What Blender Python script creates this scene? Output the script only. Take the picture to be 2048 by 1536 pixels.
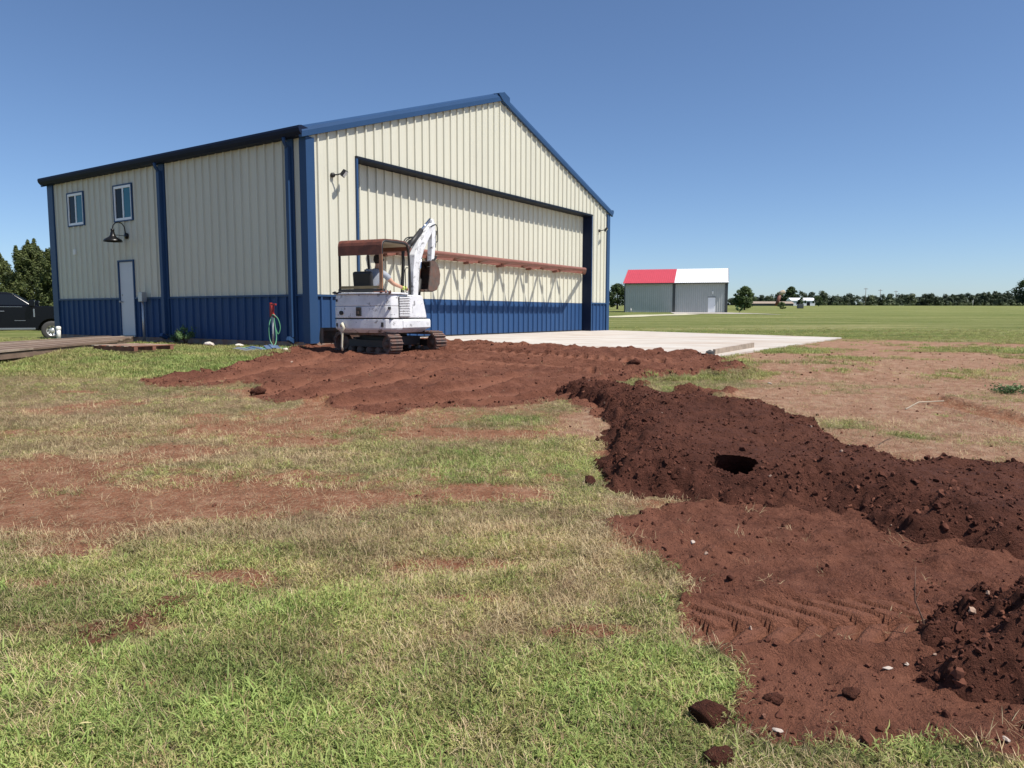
import bpy, bmesh, math, random
import numpy as np
from mathutils import Matrix, Vector

# ------------------------------------------------------------------ clear
for o in list(bpy.data.objects):
    bpy.data.objects.remove(o, do_unlink=True)
scene = bpy.context.scene
COL = scene.collection
random.seed(7)
RNG = np.random.default_rng(7)

# ------------------------------------------------------------------ camera
EYE = 1.55                       # eye height over the grass at the photographer's feet
FPX, PITCH, ROLL = 1462.15, 0.0956, 0.0015
cam_d = bpy.data.cameras.new('camera')
cam_d.sensor_width = 36.0
cam_d.lens = 36.0 * FPX / 2048.0
cam_d.clip_start = 0.05
cam_d.clip_end = 5000
cam = bpy.data.objects.new('camera', cam_d)
COL.objects.link(cam)
cam.matrix_world = (Matrix.Translation((0, 0, EYE)) @ Matrix.Rotation(math.pi / 2 - PITCH, 4, 'X')
                    @ Matrix.Rotation(ROLL, 4, 'Z'))
scene.camera = cam

# ------------------------------------------------------------------ sky, sun, exposure
SUN_EL = math.radians(59.0)
SUN_H = Vector((0.894, -0.463, 0)).normalized()          # horizontal direction towards the sun
world = bpy.data.worlds.new('World')
scene.world = world
world.use_nodes = True
wn = world.node_tree
wn.nodes.clear()
sky = wn.nodes.new('ShaderNodeTexSky')
sky.sky_type = 'NISHITA'
sky.sun_disc = False
sky.sun_elevation = SUN_EL
sky.sun_rotation = math.atan2(SUN_H.x, SUN_H.y)
sky.air_density = 0.8
sky.dust_density = 0.6
sky.ozone_density = 6.0
sky.altitude = 300
bg = wn.nodes.new('ShaderNodeBackground')
bg.inputs['Strength'].default_value = 0.107
wo = wn.nodes.new('ShaderNodeOutputWorld')
wn.links.new(sky.outputs[0], bg.inputs['Color'])
wn.links.new(bg.outputs[0], wo.inputs['Surface'])
sl = bpy.data.lights.new('sun', 'SUN')
sl.energy = 5.0
sl.angle = math.radians(0.53)
sl.color = (1.0, 0.955, 0.88)
sun = bpy.data.objects.new('sun', sl)
COL.objects.link(sun)
sdir = Vector((SUN_H.x * math.cos(SUN_EL), SUN_H.y * math.cos(SUN_EL), math.sin(SUN_EL)))
sun.rotation_euler = sdir.to_track_quat('Z', 'Y').to_euler()
sun.location = sdir * 60
scene.view_settings.view_transform = 'Standard'
scene.view_settings.look = 'None'
scene.view_settings.exposure = 0.32
scene.view_settings.gamma = 1.0
scene.view_settings.use_curve_mapping = False

# ------------------------------------------------------------------ materials
MAT = {}
def nd(nt, t, **kw):
    n = nt.nodes.new(t)
    for k, v in kw.items():
        setattr(n, k, v)
    return n
def ramp(nt, fac, stops):
    r = nt.nodes.new('ShaderNodeValToRGB')
    els = r.color_ramp.elements
    while len(els) < len(stops):
        els.new(0.5)
    for e, (p, c) in zip(els, stops):
        e.position = p
        e.color = (c[0], c[1], c[2], 1)
    nt.links.new(fac, r.inputs[0])
    return r.outputs[0]
def mixc(nt, fac, a, b, blend='MIX'):
    m = nt.nodes.new('ShaderNodeMix')
    m.data_type = 'RGBA'
    m.blend_type = blend
    for sock, v in ((0, fac), (6, a), (7, b)):
        if hasattr(v, 'is_output'):
            nt.links.new(v, m.inputs[sock])
        elif isinstance(v, (int, float)):
            m.inputs[sock].default_value = v
        else:
            m.inputs[sock].default_value = (v[0], v[1], v[2], 1)
    return m.outputs[2]
def math_n(nt, op, a, b=None, c=None, clamp=False):
    m = nt.nodes.new('ShaderNodeMath')
    m.operation = op
    m.use_clamp = clamp
    for i, v in enumerate((a, b, c)):
        if v is None:
            continue
        if hasattr(v, 'is_output'):
            nt.links.new(v, m.inputs[i])
        else:
            m.inputs[i].default_value = v
    return m.outputs[0]
def noise(nt, vec, scale, detail=4, rough=0.55, dist=0.0):
    n = nt.nodes.new('ShaderNodeTexNoise')
    n.inputs['Scale'].default_value = scale
    n.inputs['Detail'].default_value = detail
    n.inputs['Roughness'].default_value = rough
    n.inputs['Distortion'].default_value = dist
    nt.links.new(vec, n.inputs['Vector'])
    return n.outputs['Fac']
def coords(nt, scale=(1, 1, 1), rot=(0, 0, 0), world_space=False):
    mp = nt.nodes.new('ShaderNodeMapping')
    mp.inputs['Scale'].default_value = scale
    mp.inputs['Rotation'].default_value = rot
    if world_space:
        g = nt.nodes.new('ShaderNodeNewGeometry')
        nt.links.new(g.outputs['Position'], mp.inputs['Vector'])
    else:
        t = nt.nodes.new('ShaderNodeTexCoord')
        nt.links.new(t.outputs['Object'], mp.inputs['Vector'])
    return mp.outputs[0]
def new_mat(name):
    m = bpy.data.materials.new(name)
    m.use_nodes = True
    nt = m.node_tree
    b = nt.nodes['Principled BSDF']
    MAT[name] = m
    return m, nt, b
def mat(name, col, rough=0.5, metal=0.0, spec=0.5, var=0.12, vscale=3.0, bump=0.0, bscale=30.0,
        dirt=None, dirt_amt=0.0, dscale=2.0, dlow=0.45, stretch=(1, 1, 1), coat=0.0, alpha=None, darken=0.0):
    m, nt, b = new_mat(name)
    vec = coords(nt, stretch)
    f = noise(nt, vec, vscale, 5)
    lo = [max(0, c * (1 - var)) for c in col]
    hi = [min(1, c * (1 + var)) for c in col]
    c = ramp(nt, f, [(0.3, lo), (0.7, hi)])
    if dirt is not None:
        d = noise(nt, vec, dscale, 7, 0.68)
        df = math_n(nt, 'MULTIPLY', ramp(nt, d, [(dlow, (0, 0, 0)), (min(0.99, dlow + 0.14), (1, 1, 1))]), dirt_amt)
        c = mixc(nt, df, c, dirt)
    nt.links.new(c, b.inputs['Base Color'])
    b.inputs['Roughness'].default_value = rough
    b.inputs['Metallic'].default_value = metal
    b.inputs['Specular IOR Level'].default_value = spec
    b.inputs['Coat Weight'].default_value = coat
    if bump > 0:
        bn = nt.nodes.new('ShaderNodeBump')
        bn.inputs['Strength'].default_value = bump
        bn.inputs['Distance'].default_value = 0.02
        nt.links.new(noise(nt, vec, bscale, 6), bn.inputs['Height'])
        nt.links.new(bn.outputs[0], b.inputs['Normal'])
    return m

mat('cream_metal', (0.61, 0.59, 0.485), 0.42, spec=0.35, var=0.03, vscale=0.8, dirt=(0.48, 0.465, 0.385), dirt_amt=0.22, dscale=1.3, dlow=0.52, stretch=(1, 1, 0.25))
mat('blue_metal', (0.027, 0.070, 0.172), 0.5, spec=0.2, var=0.06, vscale=1.0, dirt=(0.045, 0.085, 0.17), dirt_amt=0.35, dscale=1.5, dlow=0.5, stretch=(1, 1, 0.3))
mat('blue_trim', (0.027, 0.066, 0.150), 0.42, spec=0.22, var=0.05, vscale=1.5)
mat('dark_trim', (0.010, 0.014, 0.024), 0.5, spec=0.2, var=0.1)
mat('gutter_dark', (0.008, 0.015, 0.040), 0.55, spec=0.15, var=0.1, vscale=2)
mat('galvanised', (0.45, 0.46, 0.47), 0.4, metal=0.6, var=0.1)
mat('roof_metal', (0.30, 0.32, 0.34), 0.45, metal=0.3, var=0.06)
mat('wall_core', (0.30, 0.28, 0.24), 0.8, var=0.05)
mat('white_vinyl', (0.86, 0.87, 0.88), 0.4, var=0.03)
mat('door_white', (0.58, 0.60, 0.64), 0.45, var=0.03, vscale=2)
mat('black_iron', (0.015, 0.014, 0.013), 0.32, metal=0.4, var=0.15)
mat('red_oxide', (0.23, 0.095, 0.070), 0.55, var=0.14, vscale=4, dirt=(0.20, 0.075, 0.05), dirt_amt=0.5, dscale=6)
mat('rust_brown', (0.17, 0.055, 0.032), 0.62, var=0.25, vscale=6, dirt=(0.08, 0.03, 0.02), dirt_amt=0.6, dscale=9, bump=0.1, bscale=40)
mat('rust_light', (0.34, 0.17, 0.09), 0.6, var=0.2, vscale=8)
mat('foundation', (0.30, 0.25, 0.21), 0.85, var=0.2, vscale=3, dirt=(0.26, 0.13, 0.08), dirt_amt=0.8, dscale=3, dlow=0.42, bump=0.3, bscale=20)
mat('white_paint', (0.74, 0.74, 0.755), 0.5, var=0.16, vscale=3.5, dirt=(0.06, 0.05, 0.045), dirt_amt=0.9, dscale=7.0, dlow=0.555, bump=0.12, bscale=12)
mat('white_boom', (0.72, 0.72, 0.73), 0.5, var=0.08, vscale=5, dirt=(0.06, 0.05, 0.045), dirt_amt=0.95, dscale=8.0, dlow=0.545, bump=0.1, bscale=14)
mat('black_steel', (0.022, 0.020, 0.019), 0.55, var=0.25, vscale=6)
mat('dirty_steel', (0.10, 0.075, 0.06), 0.65, var=0.3, vscale=6, dirt=(0.16, 0.07, 0.045), dirt_amt=0.6, dscale=5, bump=0.2, bscale=30)
mat('track_steel', (0.13, 0.10, 0.085), 0.6, var=0.35, vscale=9, dirt=(0.17, 0.075, 0.05), dirt_amt=0.7, dscale=7, dlow=0.42, bump=0.3, bscale=40)
mat('chrome', (0.65, 0.65, 0.66), 0.15, metal=1.0, var=0.03)
mat('rubber', (0.018, 0.018, 0.018), 0.7, var=0.2)
mat('vinyl_seat', (0.016, 0.015, 0.016), 0.45, var=0.15)
mat('olive_bar', (0.16, 0.12, 0.06), 0.6, var=0.2)
mat('cream_under', (0.60, 0.55, 0.42), 0.6, var=0.05)
mat('pale_chip', (0.46, 0.38, 0.32), 0.9, var=0.25, vscale=12, bump=0.3)
mat('concrete_stone', (0.62, 0.56, 0.50), 0.85, var=0.2, vscale=9, bump=0.4, bscale=25)
mat('deck_wood', (0.185, 0.125, 0.090), 0.75, var=0.3, vscale=3, stretch=(6, 0.5, 1), bump=0.2, bscale=15)
mat('red_wood', (0.20, 0.085, 0.055), 0.75, var=0.3, vscale=4, bump=0.2, bscale=15)
mat('pale_wood', (0.42, 0.34, 0.25), 0.75, var=0.2, vscale=5, bump=0.15, bscale=20)
mat('grey_wood', (0.30, 0.235, 0.18), 0.8, var=0.3, vscale=5, bump=0.2, bscale=20)
mat('hose_green', (0.10, 0.30, 0.17), 0.5, var=0.15)
mat('valve_red', (0.35, 0.03, 0.025), 0.5, var=0.15)
mat('scrap_blue', (0.10, 0.15, 0.25), 0.5, var=0.3, vscale=5)
mat('pvc_white', (0.80, 0.78, 0.72), 0.45, var=0.04)
mat('truck_paint', (0.003, 0.0035, 0.006), 0.22, spec=0.28, var=0.05)
mat('chrome_trim', (0.35, 0.36, 0.38), 0.25, metal=0.8, var=0.05)
mat('tyre', (0.055, 0.052, 0.050), 0.8, var=0.2)
mat('wheel_alloy', (0.62, 0.62, 0.62), 0.35, metal=0.5, var=0.2)
mat('grey_wall', (0.45, 0.465, 0.45), 0.5, var=0.05, vscale=1)
mat('grey_trim', (0.05, 0.056, 0.058), 0.5, var=0.1)
mat('red_roof', (0.50, 0.060, 0.075), 0.4, var=0.05, vscale=1)
mat('white_roof', (0.82, 0.82, 0.81), 0.35, var=0.02, vscale=1)
mat('gravel', (0.42, 0.38, 0.33), 0.95, var=0.3, vscale=2, bump=0.6, bscale=6)
mat('path', (0.48, 0.45, 0.30), 0.95, var=0.15, vscale=1)
mat('pole_wood', (0.16, 0.12, 0.10), 0.9, var=0.2)
mat('bark', (0.085, 0.065, 0.05), 0.9, var=0.3, vscale=6)
mat('skin', (0.50, 0.27, 0.18), 0.55, var=0.06, vscale=8)
mat('shirt', (0.30, 0.32, 0.36), 0.85, var=0.10, vscale=5)
mat('trousers', (0.05, 0.06, 0.09), 0.9, var=0.15)
mat('hair_dark', (0.018, 0.013, 0.012), 0.8, var=0.2)
mat('lime_glove', (0.55, 0.62, 0.15), 0.7, var=0.1)
mat('twig', (0.16, 0.09, 0.06), 0.9, var=0.2)

def glass_mat(name, base_col, rough=0.05):
    m, nt, b = new_mat(name)
    b.inputs['Base Color'].default_value = (*base_col, 1)
    b.inputs['Roughness'].default_value = rough
    b.inputs['Specular IOR Level'].default_value = 0.45
    b.inputs['Coat Weight'].default_value = 0.0
    b.inputs['Coat Roughness'].default_value = 0.02
    return m
glass_mat('glass_dark', (0.004, 0.005, 0.007), 0.06)
MAT['glass_dark'].node_tree.nodes['Principled BSDF'].inputs['Specular IOR Level'].default_value = 0.12
glass_mat('glass_reflection', (0.030, 0.155, 0.215), 0.06)  # teal reflection painted into the pane's base colour
MAT['glass_reflection'].node_tree.nodes['Principled BSDF'].inputs['Specular IOR Level'].default_value = 0.2
glass_mat('glass_truck', (0.010, 0.012, 0.014), 0.03)

def leaf_mat(name, c0, c1, c2, attr='tone', inst=False, trans=0.22, rough=0.6, val=False):
    m, nt, b = new_mat(name)
    at = nt.nodes.new('ShaderNodeAttribute')
    at.attribute_name = attr
    at.attribute_type = 'INSTANCER' if inst else 'GEOMETRY'
    c = ramp(nt, at.outputs['Fac'], [(0.0, c0), (0.5, c1), (1.0, c2)])
    if val:      # light and dark kinds of grass
        av = nt.nodes.new('ShaderNodeAttribute')
        av.attribute_name = 'val'
        av.attribute_type = 'INSTANCER'
        c = mixc(nt, 1.0, c, av.outputs['Color'], 'MULTIPLY')
    nt.links.new(c, b.inputs['Base Color'])
    b.inputs['Roughness'].default_value = rough
    b.inputs['Specular IOR Level'].default_value = 0.25
    tr = nt.nodes.new('ShaderNodeBsdfTranslucent')
    nt.links.new(c, tr.inputs['Color'])
    mx = nt.nodes.new('ShaderNodeMixShader')
    mx.inputs[0].default_value = trans
    out = nt.nodes['Material Output']
    nt.links.new(b.outputs[0], mx.inputs[1])
    nt.links.new(tr.outputs[0], mx.inputs[2])
    nt.links.new(mx.outputs[0], out.inputs['Surface'])
    return m
leaf_mat('cedar_leaf', (0.045, 0.062, 0.022), (0.090, 0.112, 0.036), (0.160, 0.180, 0.060))
leaf_mat('tree_leaf', (0.034, 0.055, 0.020), (0.070, 0.105, 0.032), (0.120, 0.165, 0.050))
leaf_mat('wood_leaf', (0.042, 0.060, 0.036), (0.082, 0.105, 0.055), (0.160, 0.185, 0.090))
leaf_mat('bush_leaf', (0.05, 0.10, 0.04), (0.09, 0.16, 0.06), (0.15, 0.24, 0.09))
leaf_mat('blade', (0.52, 0.41, 0.23), (0.43, 0.410, 0.155), (0.290, 0.375, 0.105), inst=True, trans=0.32, val=True)
leaf_mat('straw', (0.27, 0.155, 0.085), (0.50, 0.385, 0.215), (0.62, 0.51, 0.31), inst=True, trans=0.15, val=True)

# ------------------------------------------------------------------ mesh helpers
def tag(o, label=None, cat=None, group=None, kind=None):
    if label: o['label'] = label
    if cat: o['category'] = cat
    if group: o['group'] = group
    if kind: o['kind'] = kind
    return o
def empty(name, loc=(0, 0, 0), rz=0.0, label=None, cat=None, group=None):
    o = bpy.data.objects.new(name, None)
    COL.objects.link(o)
    o.empty_display_size = 0.2
    o.location = loc
    o.rotation_euler = (0, 0, rz)
    return tag(o, label, cat, group)
def obj(name, me, m=None, parent=None):
    o = bpy.data.objects.new(name, me)
    COL.objects.link(o)
    if parent is not None:
        o.parent = parent
    if m is not None and len(me.materials) == 0:
        me.materials.append(MAT[m] if isinstance(m, str) else m)
    return o
def arr_mesh(name, V, F, smooth=False, attrs=None):
    me = bpy.data.meshes.new(name)
    V = np.asarray(V, np.float32)
    F = np.asarray(F, np.int32)
    k = F.shape[1]
    me.vertices.add(len(V))
    me.vertices.foreach_set('co', V.ravel())
    me.loops.add(F.size)
    me.loops.foreach_set('vertex_index', F.ravel())
    me.polygons.add(len(F))
    me.polygons.foreach_set('loop_start', np.arange(0, F.size, k, dtype=np.int32))
    me.polygons.foreach_set('loop_total', np.full(len(F), k, np.int32))
    if smooth:
        me.polygons.foreach_set('use_smooth', np.ones(len(F), bool))
    me.update(calc_edges=True)
    if attrs:
        for an, (typ, dom, data) in attrs.items():
            a = me.attributes.new(an, typ, dom)
            key = {'FLOAT': 'value', 'INT': 'value', 'FLOAT_VECTOR': 'vector', 'FLOAT_COLOR': 'color'}[typ]
            a.data.foreach_set(key, np.asarray(data, np.float32 if typ != 'INT' else np.int32).ravel())
    return me
def ortho(d):
    d = Vector(d).normalized()
    u = Vector((0, 0, 1)) if abs(d.z) < 0.92 else Vector((1, 0, 0))
    a = d.cross(u).normalized()
    return d, a, a.cross(d).normalized()
class MB:
    def __init__(s):
        s.v, s.f, s.sm = [], [], []
    def add(s, vs, fs, smooth=False):
        b = len(s.v)
        s.v += [tuple(v) for v in vs]
        s.f += [tuple(i + b for i in f) for f in fs]
        s.sm += [smooth] * len(fs)
        return s
    def box(s, x0, x1, y0, y1, z0, z1):
        vs = [(x0, y0, z0), (x1, y0, z0), (x1, y1, z0), (x0, y1, z0), (x0, y0, z1), (x1, y0, z1), (x1, y1, z1), (x0, y1, z1)]
        return s.add(vs, [(0, 3, 2, 1), (4, 5, 6, 7), (0, 1, 5, 4), (1, 2, 6, 5), (2, 3, 7, 6), (3, 0, 4, 7)])
    def obox(s, c, ax, ay, az, sx, sy, sz):
        c, ax, ay, az = Vector(c), Vector(ax), Vector(ay), Vector(az)
        vs = [c + ax * sx * i / 2 + ay * sy * j / 2 + az * sz * k / 2 for k in (-1, 1) for (i, j) in ((-1, -1), (1, -1), (1, 1), (-1, 1))]
        return s.add(vs, [(0, 3, 2, 1), (4, 5, 6, 7), (0, 1, 5, 4), (1, 2, 6, 5), (2, 3, 7, 6), (3, 0, 4, 7)])
    def bar(s, p0, p1, w, h, up=(0, 0, 1)):
        p0, p1 = Vector(p0), Vector(p1)
        d = (p1 - p0)
        L = d.length
        d.normalize()
        up = Vector(up)
        a = d.cross(up)
        if a.length < 1e-4:
            a = d.cross(Vector((1, 0, 0)))
        a.normalize()
        b = a.cross(d).normalized()
        return s.obox((p0 + p1) / 2, d, a, b, L, w, h)
    def tube(s, pts, r, seg=8, cap=True):
        pts = [Vector(p) for p in pts]
        n = len(pts)
        rs = r if hasattr(r, '__len__') else [r] * n
        vs, fs = [], []
        pa = None
        for i, p in enumerate(pts):
            d = (pts[min(i + 1, n - 1)] - pts[max(i - 1, 0)])
            if d.length < 1e-9:
                d = Vector((0, 0, 1))
            d.normalize()
            if pa is None:
                _, a, _ = ortho(d)
            else:
                a = (pa - d * pa.dot(d))
                a.normalize()
            pa = a
            b = d.cross(a)
            for k in range(seg):
                t = 2 * math.pi * k / seg
                vs.append(p + (a * math.cos(t) + b * math.sin(t)) * rs[i])
        for i in range(n - 1):
            for k in range(seg):
                k2 = (k + 1) % seg
                fs.append((i * seg + k, i * seg + k2, (i + 1) * seg + k2, (i + 1) * seg + k))
        s.add(vs, fs, True)
        if cap:
            b = len(s.v) - n * seg
            s.f += [tuple(b + k for k in reversed(range(seg))), tuple(b + (n - 1) * seg + k for k in range(seg))]
            s.sm += [False, False]
        return s
    def cyl(s, p0, p1, r0, r1=None, seg=16):
        return s.tube([p0, p1], [r0, r0 if r1 is None else r1], seg)
    def lathe(s, prof, origin=(0, 0, 0), axis=(0, 0, 1), seg=24):
        d, a, b = ortho(axis)
        o = Vector(origin)
        vs, fs = [], []
        for r, h in prof:
            for k in range(seg):
                t = 2 * math.pi * k / seg
                vs.append(o + d * h + (a * math.cos(t) + b * math.sin(t)) * r)
        for i in range(len(prof) - 1):
            for k in range(seg):
                k2 = (k + 1) % seg
                fs.append((i * seg + k, i * seg + k2, (i + 1) * seg + k2, (i + 1) * seg + k))
        return s.add(vs, fs, True)
    def prism(s, poly, o, ax, ay, depth_vec):
        """polygon given in 2D (ax, ay) extruded along depth_vec"""
        o, ax, ay, dv = Vector(o), Vector(ax), Vector(ay), Vector(depth_vec)
        n = len(poly)
        vs = [o + ax * p[0] + ay * p[1] for p in poly] + [o + ax * p[0] + ay * p[1] + dv for p in poly]
        fs = [tuple(reversed(range(n))), tuple(range(n, 2 * n))]
        fs += [(i, (i + 1) % n, n + (i + 1) % n, n + i) for i in range(n)]
        return s.add(vs, fs)
    def xf(s, M):
        s.v = [tuple(M @ Vector(v)) for v in s.v]
        return s
    def build(s, name, m, parent=None, bevel=0.0, seg=2, smooth=None):
        me = bpy.data.meshes.new(name)
        me.from_pydata(s.v, [], s.f)
        for p, sm in zip(me.polygons, s.sm):
            p.use_smooth = sm if smooth is None else smooth
        bm = bmesh.new()
        bm.from_mesh(me)
        bmesh.ops.recalc_face_normals(bm, faces=bm.faces)
        bm.to_mesh(me)
        bm.free()
        me.update()
        o = obj(name, me, m, parent)
        if bevel > 0:
            md = o.modifiers.new('bevel', 'BEVEL')
            md.width = bevel
            md.segments = seg
            md.limit_method = 'ANGLE'
            md.angle_limit = math.radians(40)
            md.harden_normals = False
        return o
def copy_tree(o, parent=None):
    c = o.copy()
    COL.objects.link(c)
    c.parent = parent
    for ch in list(o.children):
        copy_tree(ch, c)
    return c

# ------------------------------------------------------------------ numpy noise
def _hash(ix, iy, seed):
    h = (ix.astype(np.int64) * 374761393 + iy.astype(np.int64) * 668265263 + seed * 1442695041) & 0x7fffffff
    h = (h ^ (h >> 13)) * 1274126177 & 0x7fffffff
    return ((h ^ (h >> 16)) & 0xffff) / 65535.0
def vnoise(x, y, seed=0):
    ix, iy = np.floor(x), np.floor(y)
    fx, fy = x - ix, y - iy
    fx = fx * fx * (3 - 2 * fx)
    fy = fy * fy * (3 - 2 * fy)
    a, b = _hash(ix, iy, seed), _hash(ix + 1, iy, seed)
    c, d = _hash(ix, iy + 1, seed), _hash(ix + 1, iy + 1, seed)
    return (a * (1 - fx) + b * fx) * (1 - fy) + (c * (1 - fx) + d * fx) * fy
def fbm(x, y, s, octv=4, seed=0, gain=0.5):
    t, amp, tot = 0, 1.0, 0
    x, y = np.asarray(x, float) / s, np.asarray(y, float) / s
    for k in range(octv):
        t = t + amp * vnoise(x + 17.3 * k, y - 9.1 * k, seed + k * 7)
        tot += amp
        amp *= gain
        x, y = x * 2.03, y * 2.03
    return t / tot
def sstep(a, b, x):
    t = np.clip((x - a) / (b - a), 0, 1)
    return t * t * (3 - 2 * t)

# ------------------------------------------------------------------ terrain heights
ANG = 0.9902
HC = np.array([-4.5913, 16.6903])                 # near front corner of the hangar
HZ = 0.90                                          # hangar floor level
UD = np.array([math.cos(ANG), math.sin(ANG)])
NDIR = np.array([math.sin(ANG), -math.cos(ANG)])   # out of the front wall
HW, HL = 15.33, 11.61
def to_un(x, y):
    return (x - HC[0]) * UD[0] + (y - HC[1]) * UD[1], (x - HC[0]) * NDIR[0] + (y - HC[1]) * NDIR[1]
def un(u, n):
    return HC[0] + u * UD[0] + n * NDIR[0], HC[1] + u * UD[1] + n * NDIR[1]
def rect_d(u, n, u0, u1, n0, n1):
    du = np.maximum(np.maximum(u0 - u, u - u1), 0)
    dn = np.maximum(np.maximum(n0 - n, n - n1), 0)
    return np.hypot(du, dn)
def base_z(x, y):
    x, y = np.asarray(x, float), np.asarray(y, float)
    z = np.where(y < 15, 0.05 * y, 0.75 + 0.011 * (y - 15))
    z = np.where(y < 0, 0.02 * y, z)
    z = np.where(y > 110, 1.795 + 0.0157 * (np.minimum(y, 420) - 110), z)
    z = z - 0.57 * sstep(-9, -18, x) * sstep(19, 31, y) * (1 - sstep(60, 140, y))
    z = z + 0.13 * np.exp(-((x + 9.6) / 2.2) ** 2) * sstep(8.0, 12.0, y) * (1 - sstep(13.5, 17.0, y))
    u, n = to_un(x, y)
    w = 1 - sstep(0.3, 4.0, rect_d(u, n, 0, HW, -HL, 0))
    z = z * (1 - w) + 0.765 * w
    w = 1 - sstep(0.0, 5.0, rect_d(np.where(u < 2.0, 2.0 - (2.0 - u) * 2.6, u), n, 2.0, 15.6, -0.3, 8.75))
    z = z * (1 - w) + (HZ - 0.015 * np.clip(n, 0, 9) - 0.035) * w
    return z
def px_ray(px, py):
    X, Y = px - 1024.0, py - 768.0
    c, s = math.cos(ROLL), math.sin(ROLL)
    u, v = X * c + Y * s, -X * s + Y * c
    cp, sp = math.cos(PITCH), math.sin(PITCH)
    return np.array([u / FPX, cp - sp * v / FPX, -sp - cp * v / FPX])
_T = np.concatenate([np.linspace(0.8, 30, 8000), np.linspace(30, 500, 8000)])
def on_ground(px, py, h=0.0):
    """where the sight line through a photo pixel meets the ground"""
    r = px_ray(px, py)
    X, Y, Z = r[0] * _T, r[1] * _T, EYE + r[2] * _T
    g = base_z(X, Y) + h
    i = int(np.argmax(Z < g))
    return float(X[i]), float(Y[i])
def gz(x, y):
    return float(base_z(np.array([x]), np.array([y]))[0])
def poly_px(pts):
    return np.array([on_ground(*p) for p in pts])
def sdist(x, y, P):
    """signed distance to a polygon, positive inside"""
    shp = np.shape(x)
    x, y = np.ravel(x), np.ravel(y)
    d = np.full(x.shape, 1e9)
    ins = np.zeros(x.shape, bool)
    n = len(P)
    for i in range(n):
        ax, ay = P[i]
        bx, by = P[(i + 1) % n]
        ex, ey = bx - ax, by - ay
        L = ex * ex + ey * ey + 1e-12
        t = np.clip(((x - ax) * ex + (y - ay) * ey) / L, 0, 1)
        d = np.minimum(d, np.hypot(x - ax - t * ex, y - ay - t * ey))
        cr = ((ay > y) != (by > y)) & (x < (bx - ax) * (y - ay) / (by - ay + 1e-12) + ax)
        ins ^= cr
    return np.where(ins, d, -d).reshape(shp)
def sdist_near(x, y, P, far=1.5):
    """sdist only where it can matter"""
    lo, hi = P.min(0) - far, P.max(0) + far
    m = (x > lo[0]) & (x < hi[0]) & (y > lo[1]) & (y < hi[1])
    out = np.full(np.shape(x), -far)
    if m.any():
        out[m] = np.maximum(sdist(x[m], y[m], P), -far)
    return out
def band(x, y, A, B):
    """along / across coordinates of the straight strip A-B"""
    A, B = np.array(A), np.array(B)
    e = B - A
    L = np.hypot(*e)
    e = e / L
    return (x - A[0]) * e[0] + (y - A[1]) * e[1], -(x - A[0]) * e[1] + (y - A[1]) * e[0], L

SOIL1 = poly_px([(262, 768), (330, 774), (430, 776), (520, 776), (510, 798), (560, 806), (640, 801), (690, 822), (800, 832),
                 (850, 815), (960, 819), (1060, 812), (1135, 800), (1150, 815), (1200, 832), (1262, 842), (1420, 800), (1500, 790),
                 (1330, 780), (1215, 766), (1300, 760), (1380, 756), (1480, 746), (1490, 738), (1420, 716), (1300, 705), (1100, 698),
                 (900, 690), (700, 688), (640, 690), (600, 698), (520, 720), (430, 745)])
SOIL2 = poly_px([(1195, 1040), (1300, 1022), (1400, 1000), (1600, 1000), (1900, 1020), (2048, 1060), (2300, 1060), (2350, 1500), (2200, 1560),
                 (2048, 1545), (1800, 1510), (1620, 1488), (1480, 1492), (1470, 1420), (1500, 1380), (1490, 1330), (1410, 1288),
                 (1345, 1255), (1360, 1170), (1300, 1110), (1230, 1070)])
BARE_R = poly_px([(1440, 714), (1560, 694), (1680, 677), (2048, 689), (2500, 700), (2700, 900), (2048, 930), (1750, 915), (1540, 830), (1440, 790), (1480, 765), (1500, 740)])
BARE_M = poly_px([(1120, 822), (1180, 815), (1250, 830), (1255, 900), (1200, 890), (1120, 865)])
MUD = [poly_px([(95, 1300), (190, 1243), (330, 1203), (395, 1190), (360, 1222), (250, 1268), (150, 1305)]),
       poly_px([(1040, 1268), (1120, 1250), (1240, 1236), (1300, 1246), (1250, 1275), (1120, 1288)])]
MOUND1 = np.array([(.68, 5.22), (1.15, 5.1), (1.6, 4.93), (2.25, 4.72), (2.42, 4.3), (2.8, 3.98), (4.4, 3.5), (6.3, 3.4), (6.4, 5.6), (4.4, 5.8),
                   (3.1, 5.9), (3.05, 6.8), (3.15, 7.8), (2.85, 8.25), (2.1, 8.6), (1.75, 9.3), (1.1, 9.9), (.55, 9.9), (.6, 9.35), (1.05, 8.6), (1.05, 7.8), (.95, 7.0), (.78, 6.0)])
MOUND2 = np.array([(1.70, 2.98), (1.95, 3.2), (2.25, 3.42), (2.8, 3.62), (3.6, 3.4), (3.6, 2.2), (2.6, 2.15), (1.82, 2.42), (1.64, 2.72)])
CLEAT = [(on_ground(880, 700), on_ground(1320, 727)), (on_ground(815, 716), on_ground(1180, 744))]
GRADES = []
for _a, _b in (((400, 768), (690, 706)), ((520, 792), (800, 724)), ((600, 797), (930, 733)), ((690, 815), (1060, 752)), ((540, 742), (700, 716)), ((860, 808), (1150, 770)), ((1215, 770), (1420, 797)), ((940, 722), (1330, 745))):
    GRADES.append((on_ground(*_a), on_ground(*_b)))
TYRE = (on_ground(1335, 1252), on_ground(1880, 1238))
GROOVE = (on_ground(1840, 790), on_ground(2200, 890))
RUTS = [(on_ground(240, 1290), on_ground(520, 1195)), (on_ground(560, 1180), on_ground(1100, 1120))]
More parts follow.
